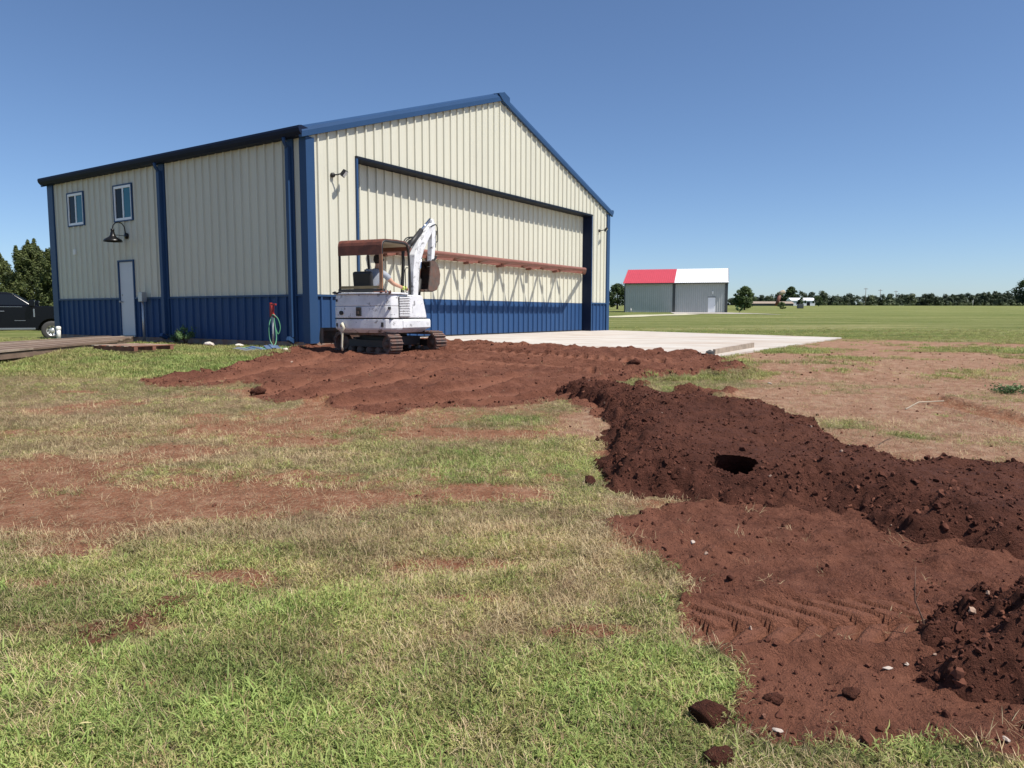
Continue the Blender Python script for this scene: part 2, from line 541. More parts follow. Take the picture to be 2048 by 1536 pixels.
# ------------------------------------------------------------------ ground cover fields (world space)
def ell(px, py, rx, ry):
    """photo ellipse -> world ellipse lying on the ground"""
    x, y = on_ground(px, py)
    y0, y1 = on_ground(px, py + ry)[1], on_ground(px, max(py - ry, 660))[1]
    return (x, y, max(rx * y / FPX, .05), max((y1 - y0) / 2, .05))
BARE_SPOTS = [ell(*p) + (s,) for p, s in [
    ((50, 940, 150, 26), 1), ((350, 905, 120, 18), 1), ((610, 886, 75, 11), .9), ((300, 1010, 240, 42), .75), ((640, 1010, 200, 30), .5), ((140, 1100, 95, 16), .75),
    ((90, 1168, 110, 10), .6), ((890, 1128, 210, 15), .62), ((940, 1198, 150, 10), .5), ((700, 812, 70, 14), 1), ((1210, 905, 45, 9), .8), ((1180, 850, 60, 24), .9),
    ((860, 865, 90, 10), .7), ((1010, 868, 60, 7), .7), ((500, 850, 160, 16), .45), ((120, 820, 140, 12), .45), ((520, 790, 60, 10), .6), ((980, 990, 120, 14), .5),
    ((1180, 1265, 150, 14), .6), ((900, 1270, 50, 12), .4), ((230, 1250, 190, 18), .6), ((480, 1160, 120, 14), .6), ((330, 1370, 100, 16), .35), ((1270, 1085, 70, 26), .8),
    ((470, 688, 120, 6), .9), ((400, 770, 120, 8), .4), ((1300, 1005, 120, 12), .6), ((690, 700, 90, 10), .6), ((180, 1045, 120, 22), .6)]]
GREEN_SPOTS = [ell(*p) + (s,) for p, s in [
    ((280, 945, 80, 13), .8), ((100, 985, 60, 8), .5), ((1020, 840, 80, 13), .9), ((930, 930, 280, 52), .5), ((1160, 900, 80, 20), .5), ((200, 730, 260, 24), .6),
    ((420, 740, 160, 18), .6), ((600, 1230, 260, 34), .75), ((300, 1440, 320, 90), .35), ((900, 1390, 420, 110), .45), ((1310, 1190, 80, 60), .7), ((1390, 1330, 90, 60), .6),
    ((180, 1225, 130, 18), .6), ((1280, 764, 70, 9), .8), ((1960, 755, 130, 10), .6), ((1650, 745, 110, 7), .35), ((1690, 720, 60, 6), .8), ((1560, 700, 90, 6), .8),
    ((1690, 845, 60, 14), .8), ((1790, 870, 60, 12), .7), ((1880, 880, 80, 12), .6), ((2020, 885, 90, 14), .7), ((1810, 810, 70, 9), .5), ((1990, 700, 90, 7), .8),
    ((1450, 725, 50, 7), .7), ((1330, 1500, 200, 50), .5), ((1700, 1520, 250, 22), .6), ((560, 745, 60, 8), .2), ((720, 870, 120, 16), .4), ((420, 940, 90, 12), .4)]]
def blob(x, y, spots):
    t = np.zeros(np.shape(x))
    for cx, cy, rx, ry, s in spots:
        d2 = ((x - cx) / rx) ** 2 + ((y - cy) / ry) ** 2
        t += s * np.exp(-np.minimum(d2, 40))
    return t
def cover(x, y):
    """soil (fresh dug), bare (dry ground), dens (grass cover), tone (0 straw .. 1 green)"""
    jit = (fbm(x, y, .5, 4, 3) - .5) * .5 + (fbm(x, y, .12, 3, 5) - .5) * .22
    near = 1.0 + 0.05 * np.clip(y - 8, 0, 8)
    s1 = sdist_near(x, y, SOIL1) + jit * near * .9
    s2 = sdist_near(x, y, SOIL2) + jit * .6
    m1 = sdist_near(x, y, MOUND1) + jit * .35
    m2 = sdist_near(x, y, MOUND2) + jit * .2
    mud = np.maximum(sdist_near(x, y, MUD[0]), sdist_near(x, y, MUD[1])) + jit * .45
    u_, n_ = to_un(x, y)
    lip = np.exp(-((u_ - 1.95) / .26) ** 2) * sstep(-.5, .1, n_) * (1 - sstep(8.3, 8.9, n_))
    s1 = np.maximum(s1, lip * .6 - .25 + jit * .3)
    soil = np.maximum(np.maximum(sstep(-.05, .10, s1), sstep(-.07, .07, s2)), np.maximum(sstep(-.06, .06, m1), sstep(-.05, .05, m2)))
    soil = np.maximum(soil, .62 * sstep(-.08, .10, mud))
    pat = fbm(x * .55, y, .9, 4, 11)
    fine = fbm(x, y, .28, 3, 23)
    big = fbm(x, y, 3.5, 3, 31)
    br = sstep(-.5, .5, sdist_near(x, y, BARE_R) + (pat - .5) * 1.6)
    bm_ = sstep(-.15, .2, sdist_near(x, y, BARE_M) + jit * .6)
    rag = fbm(x * .6, y, .16, 3, 29)
    bare = np.clip(blob(x, y, BARE_SPOTS) * (.25 + 1.1 * fine + 1.1 * rag), 0, 1.25)
    mid = sstep(3.6, 4.6, y) * (1 - sstep(9.0, 11.5, y)) * (1 - sstep(.1, 1.1, x))
    bare = bare + mid * .55 * sstep(.45, .68, pat) + .30 * sstep(.52, .72, fine) * sstep(.35, .6, pat)
    grn = blob(x, y, GREEN_SPOTS)
    spot = sstep(.56, .70, fbm(x * .5, y, .55, 4, 37))
    bare = np.clip(np.maximum(bare, np.maximum(br * (.97 - .5 * spot), bm_ * .95)) - grn * (.15 + .9 * pat * fine * 1.6) * np.where(br > .3, 1.15, .7), 0, 1)
    tone = .62 - .16 * sstep(2.5, 5.4, y) + .20 * sstep(9.0, 12.5, y) - mid * .03
    tone = tone + (pat - .5) * 1.0 + (fine - .5) * .65 + (big - .5) * .45 + grn * .30 - .35 * bare
    tone = np.clip(tone, 0, 1)
    al_, ac_, L_ = band(x, y, *GROOVE)
    rut = sstep(.34, .22, np.abs(ac_)) * sstep(-.3, .3, al_) * sstep(L_ + .3, L_, al_)
    bare = np.maximum(bare, rut)
    dens = np.clip(1.02 - 1.12 * bare, 0, 1) * (1 - soil)
    u, n = to_un(x, y)
    wall = rect_d(u, n, 0, HW, -HL, 0)
    strip = (1 - sstep(.25, .9, wall + jit)) * (n < 0.2)
    bare = np.maximum(bare, strip * .9)
    dens = dens * (1 - strip * .8)
    ap = rect_d(u, n, 2.0, 15.45, -.2, 8.75)
    dens = np.where((ap < .02) | (wall < .03), 0, dens)
    return soil, bare, dens, tone

def press_field(x, y):
    """where tracks and blade have pressed the soil smooth"""
    p = np.zeros(np.shape(x))
    for A, B in GRADES + CLEAT:
        al, ac, L = band(x, y, A, B)
        p = np.maximum(p, sstep(.24, .14, np.abs(ac + .08 * np.sin(al * .9))) * sstep(-.3, .3, al) * sstep(L + .4, L - .3, al))
    al, ac, L = band(x, y, *TYRE)
    return np.maximum(p, .8 * sstep(.23, .18, np.abs(ac)) * sstep(-.05, .1, al) * sstep(L + .1, L - .25, al))
def soil_relief(x, y, soil):
    """lumps, cleat prints and tyre prints pressed in the dug soil"""
    h = np.zeros(np.shape(x))
    m = soil > .02
    if not m.any():
        return h
    X, Y = x[m], y[m]
    far = sstep(8, 10, Y)
    r = (fbm(X, Y, .22, 4, 41) - .5) * .07 + np.maximum(vnoise(X / .075, Y / .075, 43) - .5, 0) * .06 + np.maximum(vnoise(X / .13, Y / .13, 45) - .55, 0) * .06
    strk_u, strk_n = to_un(X, Y)
    a = X * .93 + Y * .36
    b = -X * .36 + Y * .93
    r = r * (1 - .45 * far) + far * ((fbm(a * .09, b, .30, 4, 47) - .5) * .17)
    r = r + far * .085 * np.clip(1 - np.abs(sdist_near(X, Y, SOIL1) - .12) / .22, 0, 1) * fbm(X, Y, .25, 3, 51) * 1.6
    r = r + .11 * np.exp(-((strk_u - 1.8) / .34) ** 2) * sstep(-.4, .2, strk_n) * (1 - sstep(8.3, 8.9, strk_n)) * (.25 + 1.1 * fbm(X, Y, .3, 3, 57))
    for A, B in GRADES:
        al, ac, L = band(X, Y, A, B)
        ac = ac + .08 * np.sin(al * .9)
        fd = sstep(-.3, .3, al) * sstep(L + .4, L - .3, al)
        w = sstep(.24, .16, np.abs(ac)) * fd
        r = r * (1 - .75 * w) - .035 * w + .05 * fd * np.exp(-((np.abs(ac) - .29) / .06) ** 2) * (.4 + fbm(X, Y, .2, 2, 77))
    for A, B in CLEAT:
        al, ac, L = band(X, Y, A, B)
        w = sstep(.19, .15, np.abs(ac)) * sstep(-.1, .1, al) * sstep(L + .2, L, al)
        tooth = .5 + .5 * np.sin(2 * np.pi * ((al + .3 * ac) / .22))
        r = r * (1 - .7 * w) + w * (-.085 + .10 * sstep(.30, .62, tooth))
        edge = np.exp(-((np.abs(ac) - .25) / .07) ** 2) * sstep(-.1, .1, al) * sstep(L + .2, L, al)
        r = r + .06 * edge * (.4 + fbm(X, Y, .15, 2, 5))
    al, ac, L = band(X, Y, *TYRE)
    fade = sstep(-.05, .1, al) * sstep(L + .1, L - .25, al)
    w = sstep(.22, .18, np.abs(ac)) * fade
    ph = (al + np.abs(ac + .02) * 1.0) / .14
    lug = sstep(.10, .17, np.abs((ph % 1.0) - .5)) * sstep(.0, .04, np.abs(ac + .02))
    r = r * (1 - .9 * w) + w * (.010 - .068 * (1 - lug)) + .03 * np.exp(-((np.abs(ac) - .25) / .04) ** 2) * fade
    h[m] = r * sstep(.02, .6, soil[m])
    return h
def ground_h(x, y, soil=None):
    if soil is None:
        soil = cover(x, y)[0]
    z = base_z(x, y)
    nearf = 1 - sstep(20, 34, y)
    z = z + ((fbm(x, y, 1.3, 3, 61) - .5) * .06 + (fbm(x, y, .3, 3, 63) - .5) * .022) * nearf * sstep(.3, 2.0, rect_d(*to_un(x, y), 2.0, 15.6, -.3, 8.75)) * (1 - soil * .7)
    z = z + (fbm(x, y, 9, 2, 64) - .5) * .25 * sstep(24, 45, y) * (1 - sstep(95, 105, y) * (1 - sstep(125, 150, y)))
    z = z + soil_relief(x, y, soil)
    for A, B in [GROOVE]:
        al, ac, L = band(x, y, A, B)
        w = sstep(.26, .2, np.abs(ac)) * sstep(-.3, .2, al) * sstep(L + .2, L, al)
        z = z + w * (-.04 + .012 * np.sin(ac * 55)) + .03 * np.exp(-((np.abs(ac) - .3) / .06) ** 2) * sstep(-.3, .2, al) * sstep(L + .2, L, al)
    for A, B in RUTS:
        al, ac, L = band(x, y, A, B)
        w = np.exp(-(ac / .10) ** 2) * sstep(-.3, .1, al) * sstep(L + .3, L - .1, al)
        z = z - w * .035 * (.4 + fbm(x, y, .2, 2, 71))
    return z

def graded(lo, hi, segs):
    """coordinates with the spacing of each (start, end, step) segment"""
    out = [np.arange(a, b, s) for a, b, s in segs]
    return np.concatenate(out + [[segs[-1][1]]])
def geo_steps(a, b, s0, g):
    o, s = [a], s0
    while o[-1] < b:
        s *= g
        o.append(o[-1] + s)
    return np.array(o)
xs = np.concatenate([-geo_steps(9.0, 900, .09, 1.16)[::-1], np.arange(-8.93, -3.0, .06), np.arange(-3.0, .6, .028), np.arange(.6, 2.0, .015), np.arange(2.0, 5.2, .028), np.arange(5.2, 9.0, .06), geo_steps(9.0, 900, .09, 1.16)])
ys = np.concatenate([-geo_steps(-1.2, 60, .1, 1.35)[::-1], np.arange(1.25, 2.9, .028), np.arange(2.9, 3.5, .015), np.arange(3.5, 6.2, .028), np.arange(6.2, 10, .036), np.arange(10, 18, .05), geo_steps(18.0, 1200, .07, 1.055)])
ys = np.unique(np.round(ys, 4)); xs = np.unique(np.round(xs, 4))
GX, GY = np.meshgrid(xs, ys)
S_, B_, D_, T_ = cover(GX, GY)
GZ = ground_h(GX, GY, S_)
nx, ny = len(xs), len(ys)
idx = np.arange(nx * ny).reshape(ny, nx)
F = np.stack([idx[:-1, :-1], idx[:-1, 1:], idx[1:, 1:], idx[1:, :-1]], -1).reshape(-1, 4)
field = sstep(17, 24, GY) * (1 - sstep(-.6, .4, sdist_near(GX, GY, BARE_R)))
PALE_ = np.maximum(sstep(-.5, .5, sdist_near(GX, GY, BARE_R)), sstep(-.2, .2, sdist_near(GX, GY, BARE_M)))
_al, _ac, _L = band(GX, GY, *GROOVE)
PALE_ = PALE_ * (1 - sstep(.30, .20, np.abs(_ac)) * sstep(-.3, .3, _al) * sstep(_L + .3, _L, _al))
maskc = np.stack([S_, B_, T_, PALE_], -1).reshape(-1, 4)
me = arr_mesh('ground', np.stack([GX, GY, GZ], -1).reshape(-1, 3), F, True,
              {'cover': ('FLOAT_COLOR', 'POINT', maskc), 'field': ('FLOAT', 'POINT', field.ravel()), 'press': ('FLOAT', 'POINT', press_field(GX, GY).ravel())})

def mesh_z(x, y):
    """height of the ground sheet itself (bilinear)"""
    i = int(np.clip(np.searchsorted(xs, x) - 1, 0, nx - 2)); j = int(np.clip(np.searchsorted(ys, y) - 1, 0, ny - 2))
    tx, ty = (x - xs[i]) / (xs[i + 1] - xs[i]), (y - ys[j]) / (ys[j + 1] - ys[j])
    return float((GZ[j, i] * (1 - tx) + GZ[j, i + 1] * tx) * (1 - ty) + (GZ[j + 1, i] * (1 - tx) + GZ[j + 1, i + 1] * tx) * ty)

def ground_material(name, force_soil=False):
    m, nt, b = new_mat(name)
    P = coords(nt, world_space=True)
    n1 = noise(nt, P, 1.1, 5, .6)
    n2 = noise(nt, P, 6.0, 6, .62)
    n3 = noise(nt, P, 38.0, 5, .6)
    n4 = noise(nt, P, 130.0, 3, .6)
    # freshly dug red soil: dark and moist with paler dry dust
    so = ramp(nt, n2, [(.28, (.048, .0180, .0122)), (.50, (.080, .0295, .0195)), (.68, (.122, .046, .030)), (.80, (.190, .076, .048))])
    so = mixc(nt, math_n(nt, 'MULTIPLY', ramp(nt, n3, [(.42, (0, 0, 0)), (.70, (1, 1, 1))]), .35), so, (.120, .047, .031))
    so = mixc(nt, math_n(nt, 'MULTIPLY', ramp(nt, n4, [(.60, (0, 0, 0)), (.76, (1, 1, 1))]), .28), so, (.26, .15, .115))
    if not force_soil:
        at = nt.nodes.new('ShaderNodeAttribute'); at.attribute_name = 'cover'
        sep = nt.nodes.new('ShaderNodeSeparateColor'); nt.links.new(at.outputs['Color'], sep.inputs[0])
        af = nt.nodes.new('ShaderNodeAttribute'); af.attribute_name = 'field'
        soil, bare, tone = sep.outputs[0], sep.outputs[1], sep.outputs[2]
        # smooth pressed soil is paler and redder
        press = ramp(nt, noise(nt, coords(nt, (.25, 1, 1), (0, 0, -.37), True), 1.3, 4), [(.45, (0, 0, 0)), (.66, (1, 1, 1))])
        so = ramp(nt, n2, [(.26, (.088, .034, .021)), (.50, (.160, .062, .039)), (.68, (.240, .100, .063)), (.82, (.32, .150, .098))])
        so = mixc(nt, math_n(nt, 'MULTIPLY', ramp(nt, n3, [(.44, (0, 0, 0)), (.66, (1, 1, 1))]), .45), so, (.26, .112, .071))
        so = mixc(nt, math_n(nt, 'MULTIPLY', ramp(nt, n4, [(.40, (1, 1, 1)), (.56, (0, 0, 0))]), .42), so, (.060, .023, .016))
        so = mixc(nt, math_n(nt, 'MULTIPLY', press, .5), so, (.25, .105, .064))
        ap_ = nt.nodes.new('ShaderNodeAttribute'); ap_.attribute_name = 'press'
        so = mixc(nt, math_n(nt, 'MULTIPLY', ap_.outputs['Fac'], .7), so, (.29, .125, .078))
        ba = ramp(nt, n2, [(.30, (.205, .088, .048)), (.52, (.305, .138, .078)), (.72, (.400, .220, .135))])
        bp = ramp(nt, n2, [(.30, (.265, .135, .082)), (.52, (.370, .210, .135)), (.72, (.465, .315, .215))])
        ba = mixc(nt, at.outputs['Alpha'], ba, bp)
        ba = mixc(nt, math_n(nt, 'MULTIPLY', ramp(nt, n3, [(.5, (0, 0, 0)), (.68, (1, 1, 1))]), .55), ba, (.46, .335, .21))
        ba = mixc(nt, math_n(nt, 'MULTIPLY', ramp(nt, n4, [(.58, (0, 0, 0)), (.70, (1, 1, 1))]), .7), ba, (.12, .065, .038))
        dry = ramp(nt, n3, [(.30, (.150, .088, .050)), (.52, (.275, .190, .110)), (.72, (.40, .305, .175))])
        grn = ramp(nt, n3, [(.30, (.085, .080, .036)), (.55, (.185, .180, .075)), (.75, (.285, .265, .120))])
        th = mixc(nt, ramp(nt, math_n(nt, 'ADD', tone, math_n(nt, 'MULTIPLY', math_n(nt, 'SUBTRACT', n2, .5), .6)), [(.25, (0, 0, 0)), (.75, (1, 1, 1))]), dry, grn)
        fb = ramp(nt, math_n(nt, 'ADD', bare, math_n(nt, 'MULTIPLY', math_n(nt, 'SUBTRACT', n2, .5), .9)), [(.32, (0, 0, 0)), (.62, (1, 1, 1))])
        c = mixc(nt, fb, th, ba)
        # mown field: green with straw streaks across the view
        fs = noise(nt, coords(nt, (.05, .55, 1), (0, 0, .06), True), 1.0, 6, .62)
        fn = noise(nt, coords(nt, (.5, 1.2, 1), (0, 0, 0), True), 3.5, 5, .7)
        fc = ramp(nt, math_n(nt, 'ADD', math_n(nt, 'MULTIPLY', fs, .62), math_n(nt, 'MULTIPLY', fn, .38)),
                  [(.38, (.085, .112, .027)), (.47, (.140, .165, .046)), (.54, (.200, .208, .072)), (.62, (.32, .29, .135))])
        c = mixc(nt, af.outputs['Fac'], c, fc)
        fso = ramp(nt, math_n(nt, 'ADD', soil, math_n(nt, 'MULTIPLY', math_n(nt, 'SUBTRACT', n3, .5), .7)), [(.38, (0, 0, 0)), (.6, (1, 1, 1))])
        so = mixc(nt, fso, c, so)
    if force_soil:      # drier, paler soil in patches and where it is trodden
        tq = nt.nodes.new('ShaderNodeAttribute'); tq.attribute_name = 'trod'
        so = mixc(nt, math_n(nt, 'MULTIPLY', tq.outputs['Fac'], .45), so, (.125, .050, .032))
        so = mixc(nt, math_n(nt, 'MULTIPLY', ramp(nt, n1, [(.50, (0, 0, 0)), (.68, (1, 1, 1))]), .45), so, (.160, .064, .041))
    nt.links.new(so, b.inputs['Base Color'])
    b.inputs['Roughness'].default_value = .95
    b.inputs['Specular IOR Level'].default_value = .12
    bn = nt.nodes.new('ShaderNodeBump')
    bn.inputs['Strength'].default_value = .9
    bn.inputs['Distance'].default_value = .075
    hsum = math_n(nt, 'ADD', math_n(nt, 'MULTIPLY', noise(nt, P, 22.0, 8, .68), 1.0), math_n(nt, 'MULTIPLY', n4, .25))
    nt.links.new(hsum, bn.inputs['Height'])
    nt.links.new(bn.outputs[0], b.inputs['Normal'])
    return m
ground_material('ground_mat')
ground_material('soil_mat', True)
ground = obj('ground', me, 'ground_mat')
tag(ground, 'grass and bare red earth ground running up to the hangar and field', 'ground', kind='structure')

# ------------------------------------------------------------------ soil mounds
def mound(name, P, H, slope, res, seed, label, extra=None, hole=None):
    lo, hi = P.min(0) - .15, P.max(0) + .15
    x = np.arange(lo[0], hi[0], res); y = np.arange(lo[1], hi[1], res)
    X, Y = np.meshgrid(x, y)
    jit = (fbm(X, Y, .45, 4, seed) - .5) * .30 + (fbm(X, Y, .10, 3, seed + 1) - .5) * .14
    d = sdist(X, Y, P) + jit
    prof = sstep(-.04, slope, d) ** .8
    z = H * prof * (.95 + .22 * (fbm(X, Y, .9, 2, seed + 2) - .5))
    # clods: rounded lumps of several sizes, more on the flanks than on the trodden top
    lump = 0
    for s, a, sd in ((.24, .070, 2), (.13, .060, 3), (.07, .040, 4), (.04, .022, 5)):
        v = vnoise(X / s + 5.1 * sd, Y / s, seed + sd)
        lump = lump + a * np.maximum(v - .45, 0) * 2.0
    if hole is not None:
        lump = lump * (1 - .85 * np.exp(-(np.hypot(X - hole[0], Y - hole[1]) / .34) ** 4))
    flank = .45 + .75 * sstep(1.0, .2, d / slope)
    z = z + lump * flank * sstep(-.05, .10, d)
    if extra is not None:
        z = extra(X, Y, z, d)
    Z = base_z(X, Y) + z - .03 * sstep(.0, -.08, d) - .01
    keep = d > -.09
    idx = np.arange(X.size).reshape(X.shape)
    cell = keep[:-1, :-1] & keep[:-1, 1:] & keep[1:, 1:] & keep[1:, :-1]
    V = np.stack([X, Y, Z], -1).reshape(-1, 3)
    pock = None
    if hole is not None:
        hx, hy, ra, rb, th = hole
        cx = (X[:-1, :-1] + X[1:, 1:]) / 2; cy = (Y[:-1, :-1] + Y[1:, 1:]) / 2
        a = (cx - hx) * math.cos(th) + (cy - hy) * math.sin(th)
        b = -(cx - hx) * math.sin(th) + (cy - hy) * math.cos(th)
        rr = np.hypot(a / ra, b / rb) * (1 + .4 * (fbm(cx, cy, .07, 2, 9) - .5))
        cell = cell & (rr > 1.0)
    F = np.stack([idx[:-1, :-1], idx[:-1, 1:], idx[1:, 1:], idx[1:, :-1]], -1)[cell]
    if hole is not None:
        # undercut pocket: a tunnel that dives away from the sun under the crust
        n0 = len(V); K = 26; rings = 7
        pv = []
        for r in range(rings):
            t = r / (rings - 1)
            for k in range(K):
                q = 2 * math.pi * k / K
                sc = 1.12 + .25 * math.sin(math.pi * t) - .75 * t * t
                a, b = ra * sc * math.cos(q), rb * sc * math.sin(q)
                px_ = hx + a * math.cos(th) - b * math.sin(th) + .16 * t
                py_ = hy + a * math.sin(th) + b * math.cos(th) + .20 * t
                pz_ = float(base_z(np.array([px_]), np.array([py_]))[0])
                if r == 0:
                    ii = int(round((px_ - x[0]) / res)); jj = int(round((py_ - y[0]) / res))
                    zz = Z[jj, ii] - .004
                else:
                    zz = pv[k][2] - .34 * t - .03
                pv.append((px_, py_, zz))
        V = np.concatenate([V, np.array(pv)])
        pf = []
        for r in range(rings - 1):
            for k in range(K):
                k2 = (k + 1) % K
                pf.append((n0 + r * K + k, n0 + r * K + k2, n0 + (r + 1) * K + k2, n0 + (r + 1) * K + k))
        F = np.concatenate([F, np.array(pf)])
        e = n0 + (rings - 1) * K
        F = np.concatenate([F, np.array([(e + k, e + k + 1, e + K - 2 - k, e + K - 1 - k) for k in range(K // 2 - 1)])])
    used = np.zeros(len(V), bool); used[F.ravel()] = True
    remap = np.cumsum(used) - 1
    tr_ = np.zeros(len(V)); tr_[:X.size] = (sstep(.5, .95, d / slope) * (.4 + .9 * fbm(X, Y, .4, 3, seed + 9))).ravel()
    me = arr_mesh(name, V[used], remap[F], True, {'trod': ('FLOAT', 'POINT', tr_[used])})
    o = obj(name, me, 'soil_mat')
    tag(o, label, 'soil mound', 'mounds of dug red soil')
    return o, (X[keep], Y[keep], Z[keep], d[keep])
def shape1(X, Y, z, d):
    # trodden, slightly dished top; the right-hand ridge rises rougher towards the frame edge
    top = sstep(.35, .6, d) * (1 - sstep(2.7, 3.0, X))
    z = z - top * .03 * (fbm(X, Y, .5, 2, 91))
    crest = np.exp(-((Y - (7.95 - .12 * (X - 1.2))) / .25) ** 2) * (X < 2.9) * (X > 1.0)
    z = z + .05 * crest
    rid = sstep(2.3, 3.3, X)
    z = z * (1 - .34 * rid) + rid * .07 * (fbm(X, Y, .28, 3, 93) - .35) * sstep(0, .5, d)
    dish = np.exp(-(((X - 2.2) / .35) ** 2 + ((Y - 5.9) / .35) ** 2))
    return z - .05 * dish
HOLE = (1.65, 5.33, .155, .155, -.45)
m1, pts1 = mound('soil_mound', MOUND1, .24, .55, .019, 101, 'long dark mound of dug red soil with a burrow-like hole in its face', shape1, HOLE)
m2, pts2 = mound('soil_mound', MOUND2, .42, .75, .016, 151, 'small crumbly red soil mound cut by the right edge of the picture')

# ------------------------------------------------------------------ concrete apron
def un3(u, n, z):
    x, y = un(u, n)
    return (x, y, z)
mb = MB()
NU, NN = 28, 18
vs, fs = [], []
u0, u1, n0_, n1_ = 2.02, 15.45, -.32, 8.72
for j in range(NN + 1):
    for i in range(NU + 1):
        u = u0 + (u1 - u0) * i / NU; n = n0_ + (n1_ - n0_) * j / NN
        vs.append(un3(u, n, HZ - .015 * max(n, 0) + .002))
for j in range(NN):
    for i in range(NU):
        a = j * (NU + 1) + i
        fs.append((a, a + 1, a + NU + 2, a + NU + 1))
top_n = len(vs)
ring = [j * (NU + 1) for j in range(NN + 1)] + [NN * (NU + 1) + i for i in range(1, NU + 1)] + [j * (NU + 1) + NU for j in range(NN - 1, -1, -1)] + [i for i in range(NU - 1, 0, -1)]
b0 = len(vs)
for r in ring:
    v = vs[r]; vs.append((v[0], v[1], v[2] - .16))
for k in range(len(ring)):
    k2 = (k + 1) % len(ring)
    fs.append((ring[k], ring[k2], b0 + k2, b0 + k))
mb.add(vs, fs)
m, nt, b = new_mat('concrete')
P = coords(nt, (1, 1, 1), (0, 0, -ANG), True)
Ps = coords(nt, (.22, 1.6, 1), (0, 0, -.1), True)
c = ramp(nt, noise(nt, P, 1.2, 6), [(.3, (.46, .43, .39)), (.7, (.56, .53, .48))])
st = ramp(nt, noise(nt, Ps, 1.1, 6, .66), [(.42, (0, 0, 0)), (.66, (1, 1, 1))])
c = mixc(nt, math_n(nt, 'MULTIPLY', st, .75), c, (.36, .25, .18))
c = mixc(nt, math_n(nt, 'MULTIPLY', ramp(nt, noise(nt, P, 60, 4), [(.5, (0, 0, 0)), (.7, (1, 1, 1))]), .25), c, (.45, .42, .38))
nt.links.new(c, b.inputs['Base Color']); b.inputs['Roughness'].default_value = .85; b.inputs['Specular IOR Level'].default_value = .2
apron = mb.build('concrete_apron', 'concrete')
tag(apron, 'pale concrete apron slab stained with red dust before the big door', 'apron', kind='structure')
# ------------------------------------------------------------------ the hangar
hangar = empty('hangar', (HC[0], HC[1], HZ), ANG, 'big cream and blue metal hangar with gabled front and wide lifting door', 'hangar')
HWN, HE = 1.055, 4.60                 # wainscot top, eave wall height
PITCH_R = 1 / 3.0
RIB, R0 = .3048, .3253
O_L, O_R, O_T = 1.55, 13.83, 4.353    # door opening
REC = .33                             # door set back behind the front wall
def gable(x):
    return HE + PITCH_R * np.minimum(x, HW - x)
def rib_profile(x0, x1, flip=0.0, r0=R0, hgt=.042):
    """x positions and outward heights of ribbed sheet between x0 and x1"""
    pts = []
    k0 = math.floor((x0 - r0) / RIB) - 1
    k1 = math.ceil((x1 - r0) / RIB) + 1
    for k in range(k0, k1 + 1):
        c = r0 + RIB * k
        pts += [(c - .032, 0), (c - .017, hgt), (c + .017, hgt), (c + .032, 0)]
        for q in (.102, .203):
            pts += [(c + q - .012, 0), (c + q, .004), (c + q + .012, 0)]
    def hat(x):
        for (a, ha), (b, hb) in zip(pts, pts[1:]):
            if a <= x <= b:
                return ha + (hb - ha) * (x - a) / max(b - a, 1e-9)
        return 0
    out = [(x0, hat(x0))] + [p for p in pts if x0 + .001 < p[0] < x1 - .001] + [(x1, hat(x1))]
    return out
def sheet(x0, x1, zb, zt, to3, r0=R0):
    """one ribbed sheet; zb / zt numbers or functions of x; to3(x, out, z)"""
    pr = rib_profile(x0, x1, r0=r0)
    fb = zb if callable(zb) else (lambda x: zb)
    ft = zt if callable(zt) else (lambda x: zt)
    vs, fs = [], []
    for x, o in pr:
        vs += [to3(x, o, fb(x)), to3(x, o, ft(x))]
    for i in range(len(pr) - 1):
        fs.append((2 * i, 2 * i + 2, 2 * i + 3, 2 * i + 1))
    mb = MB(); mb.add(vs, fs)
    return mb
def columns(x0, x1, r0=R0):
    e = r0 - RIB / 2
    ks = np.arange(math.floor((x0 - e) / .9144) - 1, math.ceil((x1 - e) / .9144) + 1)
    ed = [x0] + [e + .9144 * k for k in ks if x0 + .06 < e + .9144 * k < x1 - .06] + [x1]
    return list(zip(ed, ed[1:]))
front = lambda x, o, z: (x, -o, z)
side = lambda x, o, z: (-o, x, z)
doorp = lambda x, o, z: (x, REC - o, z)
back = lambda x, o, z: (x, HL + o, z)
sideR = lambda x, o, z: (HW + o, x, z)
for a, b_ in columns(.0, HW):
    for lo, hi in ((a, min(b_, O_L)), (max(a, O_L), min(b_, O_R)), (max(a, O_R), b_)):
        if hi - lo < .03:
            continue
        over = lo >= O_L - .001 and hi <= O_R + .001
        if lo < HW / 2 < hi:
            mid = HW / 2
            pr_lo, pr_hi = (lo, mid), (mid, hi)
            for q0, q1 in (pr_lo, pr_hi):
                sheet(q0, q1, O_T if over else HWN, lambda x: float(gable(x)), front).build('wall_panel', 'cream_metal', hangar)
        else:
            sheet(lo, hi, O_T if over else HWN, lambda x: float(gable(x)), front).build('wall_panel', 'cream_metal', hangar)
        if not over:
            sheet(lo, hi, 0, HWN - .002, front).build('wainscot_panel', 'blue_metal', hangar)
